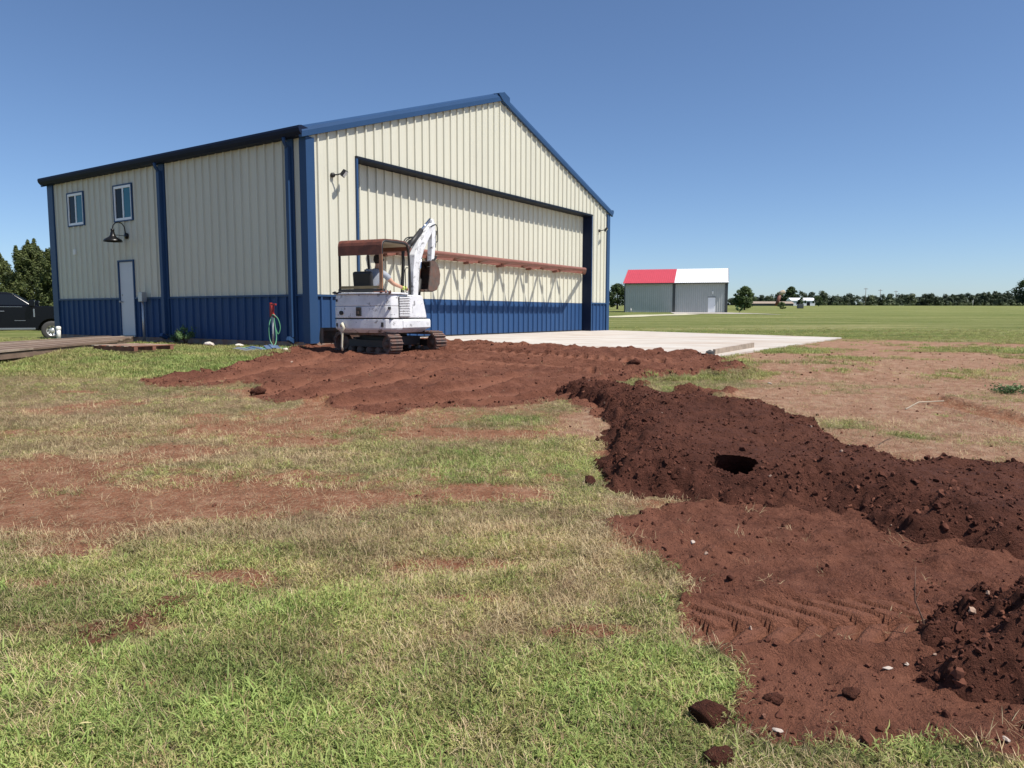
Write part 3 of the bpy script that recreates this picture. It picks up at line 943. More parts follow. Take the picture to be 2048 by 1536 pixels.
# side walls, with the openings of the windows and the walk-in door left out
DOOR_N = (7.09, 7.87)
WIN = [(9.62, 10.50, 3.27, 4.20), (7.04, 7.92, 3.24, 4.19)]
cuts = sorted({.0, HL, *DOOR_N, 9.62, 10.50, 7.04, 7.92})
for a, b_ in columns(0, HL, .17):
    ed = [a] + [c for c in cuts if a + .01 < c < b_ - .01] + [b_]
    for lo, hi in zip(ed, ed[1:]):
        mid = (lo + hi) / 2
        spans = [(HWN, HE)]
        for w0, w1, z0, z1 in WIN:
            if w0 < mid < w1:
                spans = [(HWN, z0), (z1, HE)]
        if DOOR_N[0] < mid < DOOR_N[1]:
            spans = [(max(s0, 2.14), s1) for s0, s1 in spans]
        for s0, s1 in spans:
            sheet(lo, hi, s0, s1, side, .17).build('wall_panel', 'cream_metal', hangar)
        if not (DOOR_N[0] < mid < DOOR_N[1]):
            sheet(lo, hi, 0, HWN - .002, side, .17).build('wainscot_panel', 'blue_metal', hangar)
for a, b_ in columns(0, HL, .17):
    sheet(a, b_, 0, HE, sideR, .17).build('wall_panel', 'cream_metal', hangar)
for a, b_ in columns(0, HW):
    if a < HW / 2 < b_:
        for q0, q1 in ((a, HW / 2), (HW / 2, b_)):
            sheet(q0, q1, 0, lambda x: float(gable(x)), back).build('wall_panel', 'cream_metal', hangar)
    else:
        sheet(a, b_, 0, lambda x: float(gable(x)), back).build('wall_panel', 'cream_metal', hangar)
# solid core behind the sheets
mb = MB()
mb.prism([(.02, 0), (O_L, 0), (O_L, O_T), (O_R, O_T), (O_R, 0), (HW - .02, 0), (HW - .02, HE - .04), (HW / 2, HE - .04 + PITCH_R * HW / 2), (.02, HE - .04)], (0, .006, 0), (1, 0, 0), (0, 0, 1), (0, .12, 0))
for y0, y1, z0, z1 in ((.13, DOOR_N[0], 0, HE - .05), (DOOR_N[1], HL - .02, 0, 3.22), (DOOR_N[0], DOOR_N[1], 2.17, 3.22), (DOOR_N[1] + .06, 9.6, 3.22, HE - .05), (10.52, HL - .02, 3.22, HE - .05), (DOOR_N[0], 10.6, 4.22, HE - .05)):
    mb.box(.006, .12, y0, y1, z0, z1)
mb.box(HW - .12, HW - .006, .13, HL - .02, 0, HE - .05)
mb.prism([(.02, 0), (HW - .02, 0), (HW - .02, HE - .04), (HW / 2, HE - .04 + PITCH_R * HW / 2), (.02, HE - .04)], (0, HL - .12, 0), (1, 0, 0), (0, 0, 1), (0, .11, 0))
mb.build('wall_core', 'wall_core', hangar)
MB().box(-.015, HW + .015, .0, HL + .01, -.55, -.004).build('foundation', 'foundation', hangar)
MB().box(.125, HW - .125, REC + .2, HL - .125, -.003, .012).build('floor_slab', 'foundation', hangar)
# roof: ribbed sheets per column on both slopes
for a, b_ in columns(-.06, HL + .06, .17):
    for sgn in (0, 1):
        def to3(x, o, t, sgn=sgn):
            xx = -.16 + t * (HW / 2 + .16)
            zz = HE + .16 + PITCH_R * xx + o
            return ((xx if sgn == 0 else HW - xx), x, zz)
        sheet(a, b_, 0.0, 1.0, to3, .17).build('roof_panel', 'roof_metal', hangar)
mb = MB()
mb.prism([(-.14, HE + .10), (HW / 2, HE + .10 + PITCH_R * (HW / 2 + .14)), (HW + .14, HE + .10), (HW + .14, HE + .02), (HW / 2, HE + .02 + PITCH_R * (HW / 2 + .14)), (-.14, HE + .02)], (0, .002, 0), (1, 0, 0), (0, 0, 1), (0, HL, 0))
mb.build('roof_deck', 'dark_trim', hangar)
# rake trims: folded profile (sloping top fold above an upright fascia)
def rake(y_out, sy):
    for sgn in (0, 1):
        e0 = np.array([-.20, HE + .185 + PITCH_R * -.20 + .0]); e1 = np.array([HW / 2, HE + .185 + PITCH_R * HW / 2])
        prof = [(0.06, .035), (.015, .04), (-.085, .0), (-.11, -.085), (-.105, -.205), (-.05, -.215), (-.02, -.20), (.05, -.06)]
        vs, fs = [], []
        for e in (e0, e1):
            for (dy, dz) in prof:
                xx = e[0] if sgn == 0 else HW - e[0]
                vs.append((xx, y_out + sy * dy, e[1] + dz))
        n = len(prof)
        fs = [(i, (i + 1) % n, n + (i + 1) % n, n + i) for i in range(n)] + [tuple(range(n)), tuple(range(n, 2 * n))]
        MB().add(vs, fs).build('rake_trim', 'blue_trim', hangar)
rake(0, 1); rake(HL, -1)
# ridge end cap
zr = HE + .185 + PITCH_R * HW / 2
mb = MB()
mb.prism([(-.30, zr + .05 - .10), (0, zr + .055), (.30, zr + .05 - .10), (.30, zr - .34), (0, zr - .235), (-.02, zr - .235)], (HW / 2 + .06, -.135, 0), (1, 0, 0), (0, 0, 1), (0, .16, 0))
mb.build('ridge_end_cap', 'blue_trim', hangar)
mb = MB()
for sgn in (-1, 1):
    mb.obox((HW / 2 + sgn * .17, HL / 2, zr + .035 - .055), (1, 0, -sgn * PITCH_R), (0, 1, 0), (sgn * PITCH_R, 0, 1), .34, HL + .1, .012)
mb.build('ridge_cap', 'blue_trim', hangar)
# eave gutters (box section with a rounded outer lip)
for sgn in (0, 1):
    prof = [(-.02, HE + .135), (-.20, HE + .165), (-.27, HE + .15), (-.285, HE + .10), (-.265, HE + .03), (-.20, HE - .035), (-.015, HE - .04)]
    n = len(prof); vs = []
    for y in (-.10, HL + .12):
        for x, z in prof:
            vs.append((x if sgn == 0 else HW - x, y, z))
    fs = [(i, (i + 1) % n, n + (i + 1) % n, n + i) for i in range(n)] + [tuple(range(n)), tuple(range(n, 2 * n))]
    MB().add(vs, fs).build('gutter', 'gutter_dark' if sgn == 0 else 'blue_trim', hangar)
# corner trims, wainscot caps, base flashing
def ctrim(x0, x1, y0, y1, z0, z1, m='blue_trim', name='corner_trim'):
    return MB().box(x0, x1, y0, y1, z0, z1).build(name, m, hangar, .006, 1)
ZT = HE - .03
mb = MB(); mb.prism([(-.055, .17), (-.055, -.055), (.19, -.055), (.19, -.002), (-.002, -.002), (-.002, .17)], (0, 0, -.03), (1, 0, 0), (0, 1, 0), (0, 0, ZT + .03))
mb.build('corner_trim', 'blue_trim', hangar)
mb = MB(); mb.prism([(HW + .055, .17), (HW + .055, -.055), (HW - .18, -.055), (HW - .18, -.002), (HW + .002, -.002), (HW + .002, .17)], (0, 0, -.03), (1, 0, 0), (0, 1, 0), (0, 0, ZT + .03))
mb.build('corner_trim', 'blue_trim', hangar)
mb = MB(); mb.prism([(-.055, HL - .26), (-.055, HL + .055), (.17, HL + .055), (.17, HL + .002), (-.002, HL + .002), (-.002, HL - .26)], (0, 0, -.03), (1, 0, 0), (0, 1, 0), (0, 0, ZT + .03))
mb.build('corner_trim', 'blue_trim', hangar)
mb = MB(); mb.prism([(HW + .055, HL - .2), (HW + .055, HL + .055), (HW - .17, HL + .055), (HW - .17, HL + .002), (HW + .002, HL + .002), (HW + .002, HL - .2)], (0, 0, -.03), (1, 0, 0), (0, 1, 0), (0, 0, ZT + .03))
mb.build('corner_trim', 'blue_trim', hangar)
def cap(x0, x1, y0, y1):
    MB().box(x0, x1, y0, y1, HWN - .012, HWN + .035).build('wainscot_cap', 'blue_trim', hangar)
cap(.192, O_L - .06, -.047, -.001); cap(O_R + .062, HW - .183, -.047, -.001)
cap(-.047, -.001, .172, DOOR_N[0] - .02); cap(-.047, -.001, DOOR_N[1] + .02, HL - .262)
# downspouts: the ribbed corner one catches the sun on its front face
def downspout(y, w, m, z0):
    mb = MB()
    mb.tube([(-.20, y, HE - .03), (-.19, y, HE - .12), (-.10, y, HE - .26)], .045, 8)
    mb.box(-.145, -.045, y - w / 2, y + w / 2, z0 + .12, HE - .22)
    mb.obox((-.15, y, z0 + .06), (1, 0, -.55), (0, 1, 0), (.55, 0, 1), .16, w, .09)
    mb.build('downspout', m, hangar, .008, 1)
downspout(.50, .11, 'blue_trim', -.02)
downspout(5.57, .13, 'blue_trim', -.02)
MB().box(-.052, -.002, 5.44, 5.70, 0, ZT).build('wall_trim', 'blue_trim', hangar, .005, 1)
MB().box(-.052, -.002, .40, .60, 0, ZT).build('wall_trim', 'blue_trim', hangar, .005, 1)
# windows: slider with white vinyl frame in blue trim
for w0, w1, z0, z1 in WIN:
    f = MB()
    for (y0, y1, a, c) in ((w0, w0 + .05, z0, z1), (w1 - .05, w1, z0, z1), (w0 + .05, w1 - .05, z1 - .07, z1), (w0 + .05, w1 - .05, z0, z0 + .07)):
        f.box(-.034, .02, y0, y1, a, c)
    f.box(-.030, .015, (w0 + w1) / 2 - .028, (w0 + w1) / 2 + .028, z0 + .07, z1 - .07)
    win = f.build('window', 'white_vinyl', hangar, .004, 1)
    MB().box(-.012, .0, w0 + .05, (w0 + w1) / 2 - .028, z0 + .07, z1 - .07).build('pane', 'glass_reflection', win)
    MB().box(-.008, .004, (w0 + w1) / 2 + .028, w1 - .05, z0 + .07, z1 - .07).build('pane', 'glass_dark', win)
    t = MB()
    for (y0, y1, a, c) in ((w0 - .035, w0 - .001, z0 - .035, z1 + .035), (w1 + .001, w1 + .035, z0 - .035, z1 + .035), (w0 - .001, w1 + .001, z1 + .001, z1 + .035), (w0 - .001, w1 + .001, z0 - .035, z0 - .001)):
        t.box(-.045, .01, y0, y1, a, c)
    t.build('window_trim', 'blue_trim', win)
# walk-in door
leaf = MB().box(-.012, .04, DOOR_N[0] + .03, DOOR_N[1] - .03, .03, 2.09).build('door', 'door_white', hangar, .004, 1)
fr = MB()
fr.box(-.047, .06, DOOR_N[0] - .015, DOOR_N[0] + .025, -.01, 2.14); fr.box(-.047, .06, DOOR_N[1] - .025, DOOR_N[1] + .015, -.01, 2.14); fr.box(-.047, .06, DOOR_N[0] + .025, DOOR_N[1] - .025, 2.095, 2.14)
fr.build('door_frame', 'blue_trim', leaf)
MB().box(-.07, .05, DOOR_N[0] + .026, DOOR_N[1] - .026, -.01, .022).build('threshold', 'galvanised', leaf)
kn = MB(); ky = DOOR_N[1] - .11
kn.cyl((-.012, ky, .98), (-.03, ky, .98), .03); kn.cyl((-.03, ky, .98), (-.07, ky, .98), .012); kn.lathe([(.012, 0), (.03, .012), (.032, .03), (.02, .042), (.001, .045)], (-.065, ky, .98), (-1, 0, 0), 12)
kn.build('handle', 'galvanised', leaf)
MB().cyl((-.012, ky, 1.17), (-.03, ky, 1.17), .026).build('deadbolt', 'galvanised', leaf)
# outlet box
MB().box(-.06, -.003, 10.17, 10.29, 2.40, 2.56).build('outlet_box', 'pvc_white', hangar, .006, 1)
# ---- big hydraulic door
hd = MB().box(O_L + .02, O_R - .02, REC + .004, REC + .14, .03, O_T - .02).build('hangar_door', 'wall_core', hangar)
tag(hd, 'wide cream and blue lifting door with red truss')
for a, b_ in columns(O_L + .03, O_R - .03, R0 + .1):
    sheet(a, b_, HWN + .01, O_T - .03, doorp, R0 + .1).build('door_panel', 'cream_metal', hd)
    sheet(a, b_, .04, HWN + .006, doorp, R0 + .1).build('door_wainscot_panel', 'blue_metal', hd)
MB().box(O_L + .02, O_R - .02, REC - .02, REC + .10, .005, .038).build('bottom_seal', 'rubber', hd)
j = MB()
j.box(O_L - .055, O_L - .0, -.05, REC + .1, 0, O_T + .0); j.build('door_jamb', 'blue_trim', hangar)
MB().box(O_R + .0, O_R + .06, -.05, REC + .1, 0, O_T).build('door_jamb', 'blue_trim', hangar)
MB().box(O_R - .014, O_R - .002, -.04, REC + .003, .005, O_T - .014).build('jamb_liner', 'gutter_dark', hangar)  # blue trim here, with the shade of this jamb put into a darker colour
MB().box(O_L + .002, O_L + .014, -.04, REC + .003, .005, O_T - .014).build('jamb_liner', 'blue_trim', hangar)
MB().box(O_L + .002, O_R - .002, -.05, REC + .003, O_T - .013, O_T - .002).build('header_shade_plate', 'dark_trim', hangar)  # added dark plate: shade under the header put into its colour
MB().box(O_L - .055, O_R + .06, -.055, REC + .1, O_T + .001, O_T + .055).build('door_header', 'dark_trim', hangar)
# horizontal stiffening truss on the outside of the door
HT = 2.255
YI, YO = REC - .10, -.55
tr = MB()
tr.tube([(2.2, YI + .02, HT - .05), (2.45, YO + .35, HT - .02), (2.85, YO, HT), (3.4, YO, HT), (7, YO, HT), (11.8, YO, HT), (12.32, YO, HT), (12.6, YO + .15, HT), (13.62, YI - .08, HT - .03), (13.74, YI + .0, HT - .05)], .062, 12)
trs = tr.build('door_truss', 'red_oxide', hd)
MB().bar((2.2, YI, HT - .03), (13.72, YI, HT - .03), .09, .09).build('inner_chord', 'red_oxide', trs)
k = 0
u = 3.21
while u < 12.5:
    for (ua, ub) in ((u - .61, u), (u, u + .61)):
        if ub > 12.7 or ua < 2.5:
            continue
        ya = YO if (ub == u) else YI
        yb = YI if (ub == u) else YO
        MB().bar((ua, ya, HT - .03), (ub, yb, HT - .03), .075, .06).build('web_bar', 'red_oxide', trs)
    u += 1.22
for u in (2.75, 4.45, 6.24, 7.98, 9.75, 11.49):
    b1 = MB(); b1.box(u - .11, u + .11, YI - .17, YI - .052, HT - .115, HT - .06); b1.box(u - .05, u + .05, YI - .05, REC - .005, HT - .13, HT - .02)
    b1.build('bracket', 'red_oxide', trs)

def hang_pt(x, y, z):
    p = Vector((HC[0] + x * UD[0] - y * NDIR[0], HC[1] + x * UD[1] - y * NDIR[1], HZ + z))
    return p
# ------------------------------------------------------------------ lamps on the hangar
gl = empty('gooseneck_lamp', hang_pt(-.034, 7.37, 2.80), ANG, 'black gooseneck barn lamp on the shaded side wall over the walk-in door', 'wall lamp')
MB().lathe([(.001, -.02), (.085, -.02), (.085, .012), (.07, .03), (.001, .035)], (0, 0, 0), (-1, 0, 0), 20).build('wall_plate', 'black_iron', gl)
arc = [(-.02, 0, .0), (-.03, 0, .14), (-.05, 0, .25), (-.11, 0, .33), (-.20, 0, .36), (-.29, 0, .33), (-.355, 0, .26), (-.375, 0, .18), (-.38, 0, .10)]
g = MB(); g.tube(arc, .014, 8); g.tube([(-.02, 0, .0), (-.35, 0, -.0)], .009, 6)
g.build('arm', 'black_iron', gl)
MB().lathe([(.001, .16), (.045, .16), (.05, .12), (.04, .10), (.055, .05), (.065, -.01), (.10, -.06), (.17, -.10), (.215, -.13), (.236, -.16), (.242, -.19), (.232, -.19), (.205, -.14), (.15, -.11), (.06, -.06), (.001, -.05)], (-.38, 0, 0), (0, 0, 1), 32).build('shade', 'black_iron', gl)
MB().lathe([(.001, 0), (.03, .01), (.04, .05), (.03, .09), (.012, .11)], (-.38, 0, -.17), (0, 0, 1), 12).build('bulb', 'white_vinyl', gl)
def flood(loc, yaw, label):
    f = empty('flood_light', loc, ANG, label, 'flood light', 'flood lights on the gable front')
    MB().lathe([(.001, -.02), (.055, -.02), (.055, .03), (.03, .05), (.001, .05)], (0, 0, 0), (0, -1, 0), 14).build('wall_plate', 'black_steel', f)
    d = Vector((math.sin(yaw), -math.cos(yaw), 0))
    hp = d * .25 + Vector((0, 0, .05))
    MB().tube([(0, -.04, 0), tuple(d * .12 + Vector((0, 0, .01))), tuple(hp)], .016, 8).build('arm', 'black_steel', f)
    nz = (d * .72 + Vector((0, 0, -.55))).normalized()
    sx = Vector((0, 0, 1)).cross(d).normalized()
    sy = nz.cross(sx)
    hb = MB(); hb.obox(hp + nz * .03, sx, sy, nz, .21, .17, .05)
    for q in range(6):
        hb.obox(hp - nz * .005 + sx * (-.085 + .034 * q), sx, sy, nz, .008, .15, .035)
    hd_ = hb.build('head', 'black_steel', f, .006, 1)
    MB().obox(hp + nz * .057, sx, sy, nz, .17, .13, .004).build('lens', 'white_vinyl', hd_)
    return f
flood(hang_pt(.74, -.034, 3.84), .55, 'black flood light beside the blue corner post, left end of the gable front')
flood(hang_pt(14.46, -.034, 3.86), .35, 'black flood light right of the big door near the far corner')

# ------------------------------------------------------------------ things along the shaded side wall
def wall_ground(u, w):
    x, y = un(u, -w)
    return x, y, gz(x, y)
x, y, z = wall_ground(-.20, 6.42)
pc = empty('conduit_post', (x, y, z), ANG, 'grey conduit post with a meter box at its top by the walk-in door', 'conduit post')
MB().cyl((0, 0, -.1), (0, 0, 1.22), .033, seg=12).build('post', 'galvanised', pc)
MB().box(-.075, .075, -.09, .09, 1.10, 1.36).build('box', 'galvanised', pc, .008, 1)
x, y, z = wall_ground(-.40, .80)
hy = empty('yard_hydrant', (x, y, z), ANG, 'thin standing pipe with a red valve head before the dark blue wall', 'hydrant')
MB().cyl((0, 0, -.1), (0, 0, .78), .022, seg=10).build('standpipe', 'galvanised', hy)
vh = MB(); vh.cyl((0, 0, .74), (0, 0, .97), .034, .04, 10); vh.box(-.02, .02, -.13, .05, .97, 1.01); vh.cyl((0, -.03, .78), (-.02, -.13, .70), .022, .02, 8); vh.box(-.025, .025, .03, .07, .70, 1.03)
vh.build('valve_head', 'valve_red', hy, .004, 1)
# green hose: hangs from the valve in loops and lies on the ground
def gp(x_, y_, h=.025):
    return (x_, y_, gz(x_, y_) + h)
hx, hyy, hz = x, y, z
loop = [(hx + .02, hyy - .11, hz + .72), (hx + .06, hyy - .13, hz + .76), (hx + .16, hyy - .12, hz + .66), (hx + .20, hyy - .10, hz + .46), (hx + .15, hyy - .10, hz + .32),
        (hx + .10, hyy - .12, hz + .45), (hx + .07, hyy - .12, hz + .68), (hx + .09, hyy - .14, hz + .55), (hx + .13, hyy - .18, hz + .2), (hx + .08, hyy - .30, hz + .04)]
gl2 = [gp(hx - .15, hyy - .42), gp(hx - .45, hyy - .48), gp(hx - .55, hyy - .75), gp(hx - .1, hyy - .85), gp(hx + .45, hyy - .62), gp(hx + .75, hyy - .45), gp(hx + .5, hyy - .22), gp(hx + .1, hyy - .32), gp(hx - .3, hyy - .6), gp(hx - .05, hyy - 1.0), gp(hx + .6, hyy - .9)]
loop2 = [(hx - .03, hyy + .02, hz + .72), (hx - .07, hyy - .05, hz + .5), (hx - .05, hyy - .08, hz + .2), (hx + .05, hyy - .15, hz + .04)]
def smooth_path(P, k=6):
    P = [Vector(p) for p in P]; out = []
    for i in range(len(P) - 1):
        p0, p1, p2, p3 = P[max(i - 1, 0)], P[i], P[i + 1], P[min(i + 2, len(P) - 1)]
        for j in range(k):
            t = j / k
            out.append(.5 * ((2 * p1) + (-p0 + p2) * t + (2 * p0 - 5 * p1 + 4 * p2 - p3) * t * t + (-p0 + 3 * p1 - 3 * p2 + p3) * t ** 3))
    return out + [P[-1]]
ho = MB(); ho.tube(smooth_path(loop + gl2), .012, 7); 
hose = ho.build('garden_hose', 'hose_green'); tag(hose, 'green garden hose looped from the red valve and lying on the ground', 'hose')
hose2 = MB().tube(smooth_path(loop2), .012, 7).build('garden_hose', 'hose_green'); tag(hose2, 'short green hose hanging straight down behind the red valve', 'hose')

def rock_mesh(name, seed, sub=2, sq=(1, 1, .7), rough=.28, cut=(.55, .95)):
    r = random.Random(seed)
    bm = bmesh.new()
    bmesh.ops.create_icosphere(bm, subdivisions=sub, radius=1)
    ph = [(Vector((r.uniform(-1, 1), r.uniform(-1, 1), r.uniform(-1, 1))).normalized(), r.uniform(*cut)) for _ in range(11)]
    for v in bm.verts:
        for d, c in ph:
            k = v.co.dot(d)
            if k > c:
                v.co -= d * (k - c)
        v.co *= 1 + r.uniform(-rough, rough) * .35
        v.co = Vector((v.co.x * sq[0], v.co.y * sq[1], v.co.z * sq[2]))
    me = bpy.data.meshes.new(name)
    bm.to_mesh(me); bm.free()
    return me
CLEAR = []
rocks = [((420, 692), .11, 'pale rubble stone alone under the blue wall left of the blue scrap'), ((565, 690), .13, 'leftmost rounded pale stone near the hangar corner'), ((582, 693), .15, 'flat broad pale stone second from the left near the hangar corner'),
         ((599, 692), .12, 'tall pointed pale stone second from the right near the hangar corner'), ((610, 695), .09, 'small rightmost pale stone by the dug soil at the hangar corner'), ((478, 694), .09, 'small pale stone beside the blue scrap sheets'), ((573, 703), .08, 'small pale stone in front of the others at the soil edge')]
for i, ((a, b_), s, lab) in enumerate(rocks):
    x, y = on_ground(a, b_)
    o = obj('stone', rock_mesh('stone', 300 + i, 2, (1.25, .9, .62)), 'concrete_stone')
    CLEAR.append((x, y, s * 1.2))
    o.location = (x, y, gz(x, y) + s * .42); o.scale = (s, s, s); o.rotation_euler = (0, 0, i * 1.3)
    tag(o, lab, 'stone', 'pale stones by the hangar')
# scrap sheets
CLEAR.append((*on_ground(516, 700), .62))
sc = empty('scrap_sheets', (*on_ground(516, 700), gz(*on_ground(516, 700))), .5, 'blue and grey offcuts of metal sheet lying flat on the grass', 'scrap metal')
for i, (dx, dy, rz, w, l, zz, m_) in enumerate([(0, 0, .1, .28, 1.0, .03, 'scrap_blue'), (.32, .1, -.1, .3, .9, .055, 'scrap_blue'), (-.25, -.05, .3, .25, .8, .02, 'galvanised')]):
    mb = MB()
    pr = [(-w / 2, 0), (-w / 6, 0), (-w / 8, .02), (w / 8, .02), (w / 6, 0), (w / 2, 0)]
    vs = [(p[0], s_ * l / 2, p[1] + zz + .02 * s_) for s_ in (-1, 1) for p in pr] + [(p[0], s_ * l / 2, p[1] + zz - .008 + .02 * s_) for s_ in (-1, 1) for p in pr]
    fs = [(i_, i_ + 1, i_ + 7, i_ + 6) for i_ in range(5)] + [(12 + i_, 18 + i_, 19 + i_, 13 + i_) for i_ in range(5)] + [(0, 6, 18, 12), (5, 17, 23, 11)]
    mb.add(vs, fs); mb.xf(Matrix.Translation((dx, dy, 0)) @ Matrix.Rotation(rz, 4, 'Z')); mb.build('sheet', m_, sc)
# pallet
px_, py_ = on_ground(268, 702)
pz = gz(px_, py_)
CLEAR.append((px_, py_, .62))
pl = empty('wooden_pallet', (px_, py_, pz + .01), ANG + .12, 'weathered red-brown wooden pallet lying on the grass by the deck end', 'pallet')
for i in range(3):
    MB().box(-.45 + .41 * i, -.37 + .41 * i, -.62, .62, .02, .10).build('stringer', 'red_wood', pl)
for i in range(6):
    MB().box(-.5, .5, -.62 + i * .225, -.52 + i * .225, .102, .122).build('slat', 'grey_wood' if i % 2 else 'red_wood', pl, .003, 1)
px_, py_ = on_ground(326, 684)
o = MB().box(-.5, .5, -.05, .05, 0, .04).build('timber_board', 'pale_wood'); o.location = (px_, py_, gz(px_, py_) + .02); o.rotation_euler = (0, -.05, .55); tag(o, 'short pale board lying between the pallet and the bush', 'board')
# deck walkway from the walk-in door
DZ = EYE - .625
ZOUT = [(-10.25, 19.85), (-9.04, 16.76), (-8.30, 10.8), (-11.0, 10.8), (-11.30, 16.0), (-11.38, 20.2)]
dk = empty('wooden_deck', (-10, 16, gz(-10, 16)), 0, 'low wooden walkway deck leading to the walk-in door', 'deck')
DP = np.array(ZOUT)
def clip_x(P, a, b):
    def half(P, c, keep_gt):
        out = []
        for i in range(len(P)):
            p, q = P[i], P[(i + 1) % len(P)]
            ip, iq = (p[0] >= c) == keep_gt or p[0] == c, (q[0] >= c) == keep_gt or q[0] == c
            if ip: out.append(p)
            if ip != iq:
                t = (c - p[0]) / (q[0] - p[0]); out.append((c, p[1] + t * (q[1] - p[1])))
        return out
    P = half(P, a, True)
    return half(P, b, False) if len(P) > 2 else []
xx = -11.38
i = 0
while xx < -8.3:
    P = clip_x([(p[0] - .05 * (20 - p[1]), p[1]) for p in ZOUT], xx, xx + .132)
    P = [(p[0] + .05 * (20 - p[1]), p[1]) for p in P]
    if len(P) > 2:
        mb = MB(); mb.prism([(p[0] + 10, p[1] - 16) for p in P], (0, 0, DZ - .038 - gz(-10, 16) + .006 * ((i * 7) % 3)), (1, 0, 0), (0, 1, 0), (0, 0, .036))
        mb.build('plank', ('deck_wood', 'grey_wood', 'deck_wood', 'deck_wood')[(i * 5) % 4], dk)
    xx += .144; i += 1
g0 = gz(-10, 16)
for (a, b_) in (((-10.22, 19.7), (-9.08, 16.78)), ((-9.08, 16.74), (-8.34, 10.8))):
    MB().bar((a[0] + 10, a[1] - 16, DZ - .095 - g0), (b_[0] + 10, b_[1] - 16, DZ - .095 - g0), .045, .10).build('fascia_board', 'deck_wood', dk)
for (a, b_) in ((-9.35, 17.0), (-9.15, 15.0), (-8.9, 12.6), (-10.3, 18.8), (-11.0, 14), (-11.0, 18)):
    MB().box(a + 9.95, a + 10.05, b_ - 16.05, b_ - 15.95, gz(a, b_) - g0 - .1, DZ - .04 - g0).build('support_post', 'red_wood', dk)
# capped plastic pipe
x, y = on_ground(118, 678)
y2 = 20.9; x2 = x * y2 / y
pv = MB(); pv.cyl((0, 0, -.1), (0, 0, .22), .055, seg=14); pv.lathe([(.062, .19), (.066, .21), (.066, .27), (.045, .29), (.001, .295)], (0, 0, 0), (0, 0, 1), 14)
o = pv.build('plastic_pipe', 'pvc_white'); o.location = (x2, y2, gz(x2, y2) + .12); tag(o, 'capped white plastic pipe stub standing behind the deck', 'pipe')
# timber along the apron edge and block
A = on_ground(1428, 712); B = on_ground(1506, 698)
za, zb = gz(*A), gz(*B)
o = MB().bar((A[0], A[1], za + .05), (B[0], B[1], zb + .07), .05, .16).build('timber_beam', 'grey_wood'); tag(o, 'weathered timber beam lying along the near edge of the concrete apron', 'beam')
x, y = on_ground(1419, 713)
o = obj('wood_block', rock_mesh('wood_block', 55, 1, (1, .8, .8), .1), 'black_steel'); o.location = (x, y, gz(x, y) + .06); o.scale = (.1, .1, .11); tag(o, 'small dark block at the end of the timber beam', 'block')
# ------------------------------------------------------------------ mini excavator
EX, EY = -2.59, 15.53
EZ = .705
ex = empty('mini_excavator', (EX, EY, EZ), -math.atan2(.42, .9075), 'worn white mini excavator with brown canopy, bucket curled in, on dug soil before the hangar', 'excavator')
def loft(rings, caps=True):
    mb = MB(); n = len(rings[0]); vs = [v for r in rings for v in r]; fs = []
    for i in range(len(rings) - 1):
        for k in range(n):
            k2 = (k + 1) % n
            fs.append((i * n + k, i * n + k2, (i + 1) * n + k2, (i + 1) * n + k))
    if caps:
        fs += [tuple(reversed(range(n))), tuple(range((len(rings) - 1) * n, len(rings) * n))]
    return mb.add(vs, fs)
def ringz(poly, z, inset=0.0, c=(0, -.3)):
    return [(c[0] + (p[0] - c[0]) * (1 - inset), c[1] + (p[1] - c[1]) * (1 - inset), z) for p in poly]
REAR = [(-.73, -.45), (-.73, -.78), (-.69, -.92), (-.60, -.985), (-.30, -1.015), (.0, -1.025), (.30, -1.015), (.58, -.99), (.68, -.94), (.73, -.82), (.73, -.45)]
WHOLE = REAR + [(.73, .34), (.62, .42), (.30, .45), (-.30, .45), (-.66, .42), (-.73, .34)]
loft([ringz(WHOLE, .46, .13), ringz(WHOLE, .53, .02), ringz(WHOLE, .56, 0), ringz(WHOLE, .735, 0)]).build('counterweight', 'white_paint', ex, .012, 2)
MB().box(-.68, .70, -.96, .38, .737, .757).build('frame_gap', 'black_steel', ex)
loft([ringz(REAR, .76, .0), ringz(REAR, .988, .0)]).build('engine_hood_lower', 'white_paint', ex, .012, 2)
loft([ringz(REAR, .994, .002), ringz(REAR, 1.18, .012), ringz(REAR, 1.225, .03)]).build('engine_hood_upper', 'white_paint', ex, .014, 2)
lid = [(-.745, -.42), (-.745, -.80), (-.69, -.97), (-.3, -1.05), (.3, -1.05), (.69, -.98), (.745, -.80), (.745, -.42)]
loft([ringz(lid, 1.228), ringz(lid, 1.262)]).build('hood_lid', 'white_paint', ex, .006, 1)
# ragged rusty padding along the lid edge
for i, (a, b_, w) in enumerate([(-.70, -.42, .05), (-.38, -.18, .045), (.30, .62, .06), (.66, .70, .05)]):
    MB().tube([(a + (b_ - a) * t / 5, -.985 + .02 * math.sin(3 * t + i), 1.262 + .012 * math.sin(2.3 * t + i)) for t in range(6)], [.015, .026, .02, .028, .022, .014], 7).build('edge_padding', 'rust_brown' if i > 1 else 'black_steel', ex)
# right-hand side cover with louvred grille
sp = [(-.45, .76), (.30, .76), (.30, .80), (.16, 1.19), (.08, 1.225), (-.45, 1.225)]
MB().prism(sp, (.30, 0, 0), (0, 1, 0), (0, 0, 1), (.43, 0, 0)).build('side_cover', 'white_paint', ex, .02, 2)
MB().box(.735, .745, -.76, -.38, .775, 1.19).build('grille_back', 'black_steel', ex)
for i in range(12):
    MB().obox((.752, -.57, .80 + .033 * i), (1, 0, -.7), (0, 1, 0), (.7, 0, 1), .018, .37, .012).build('louver_slat', 'white_paint', ex)
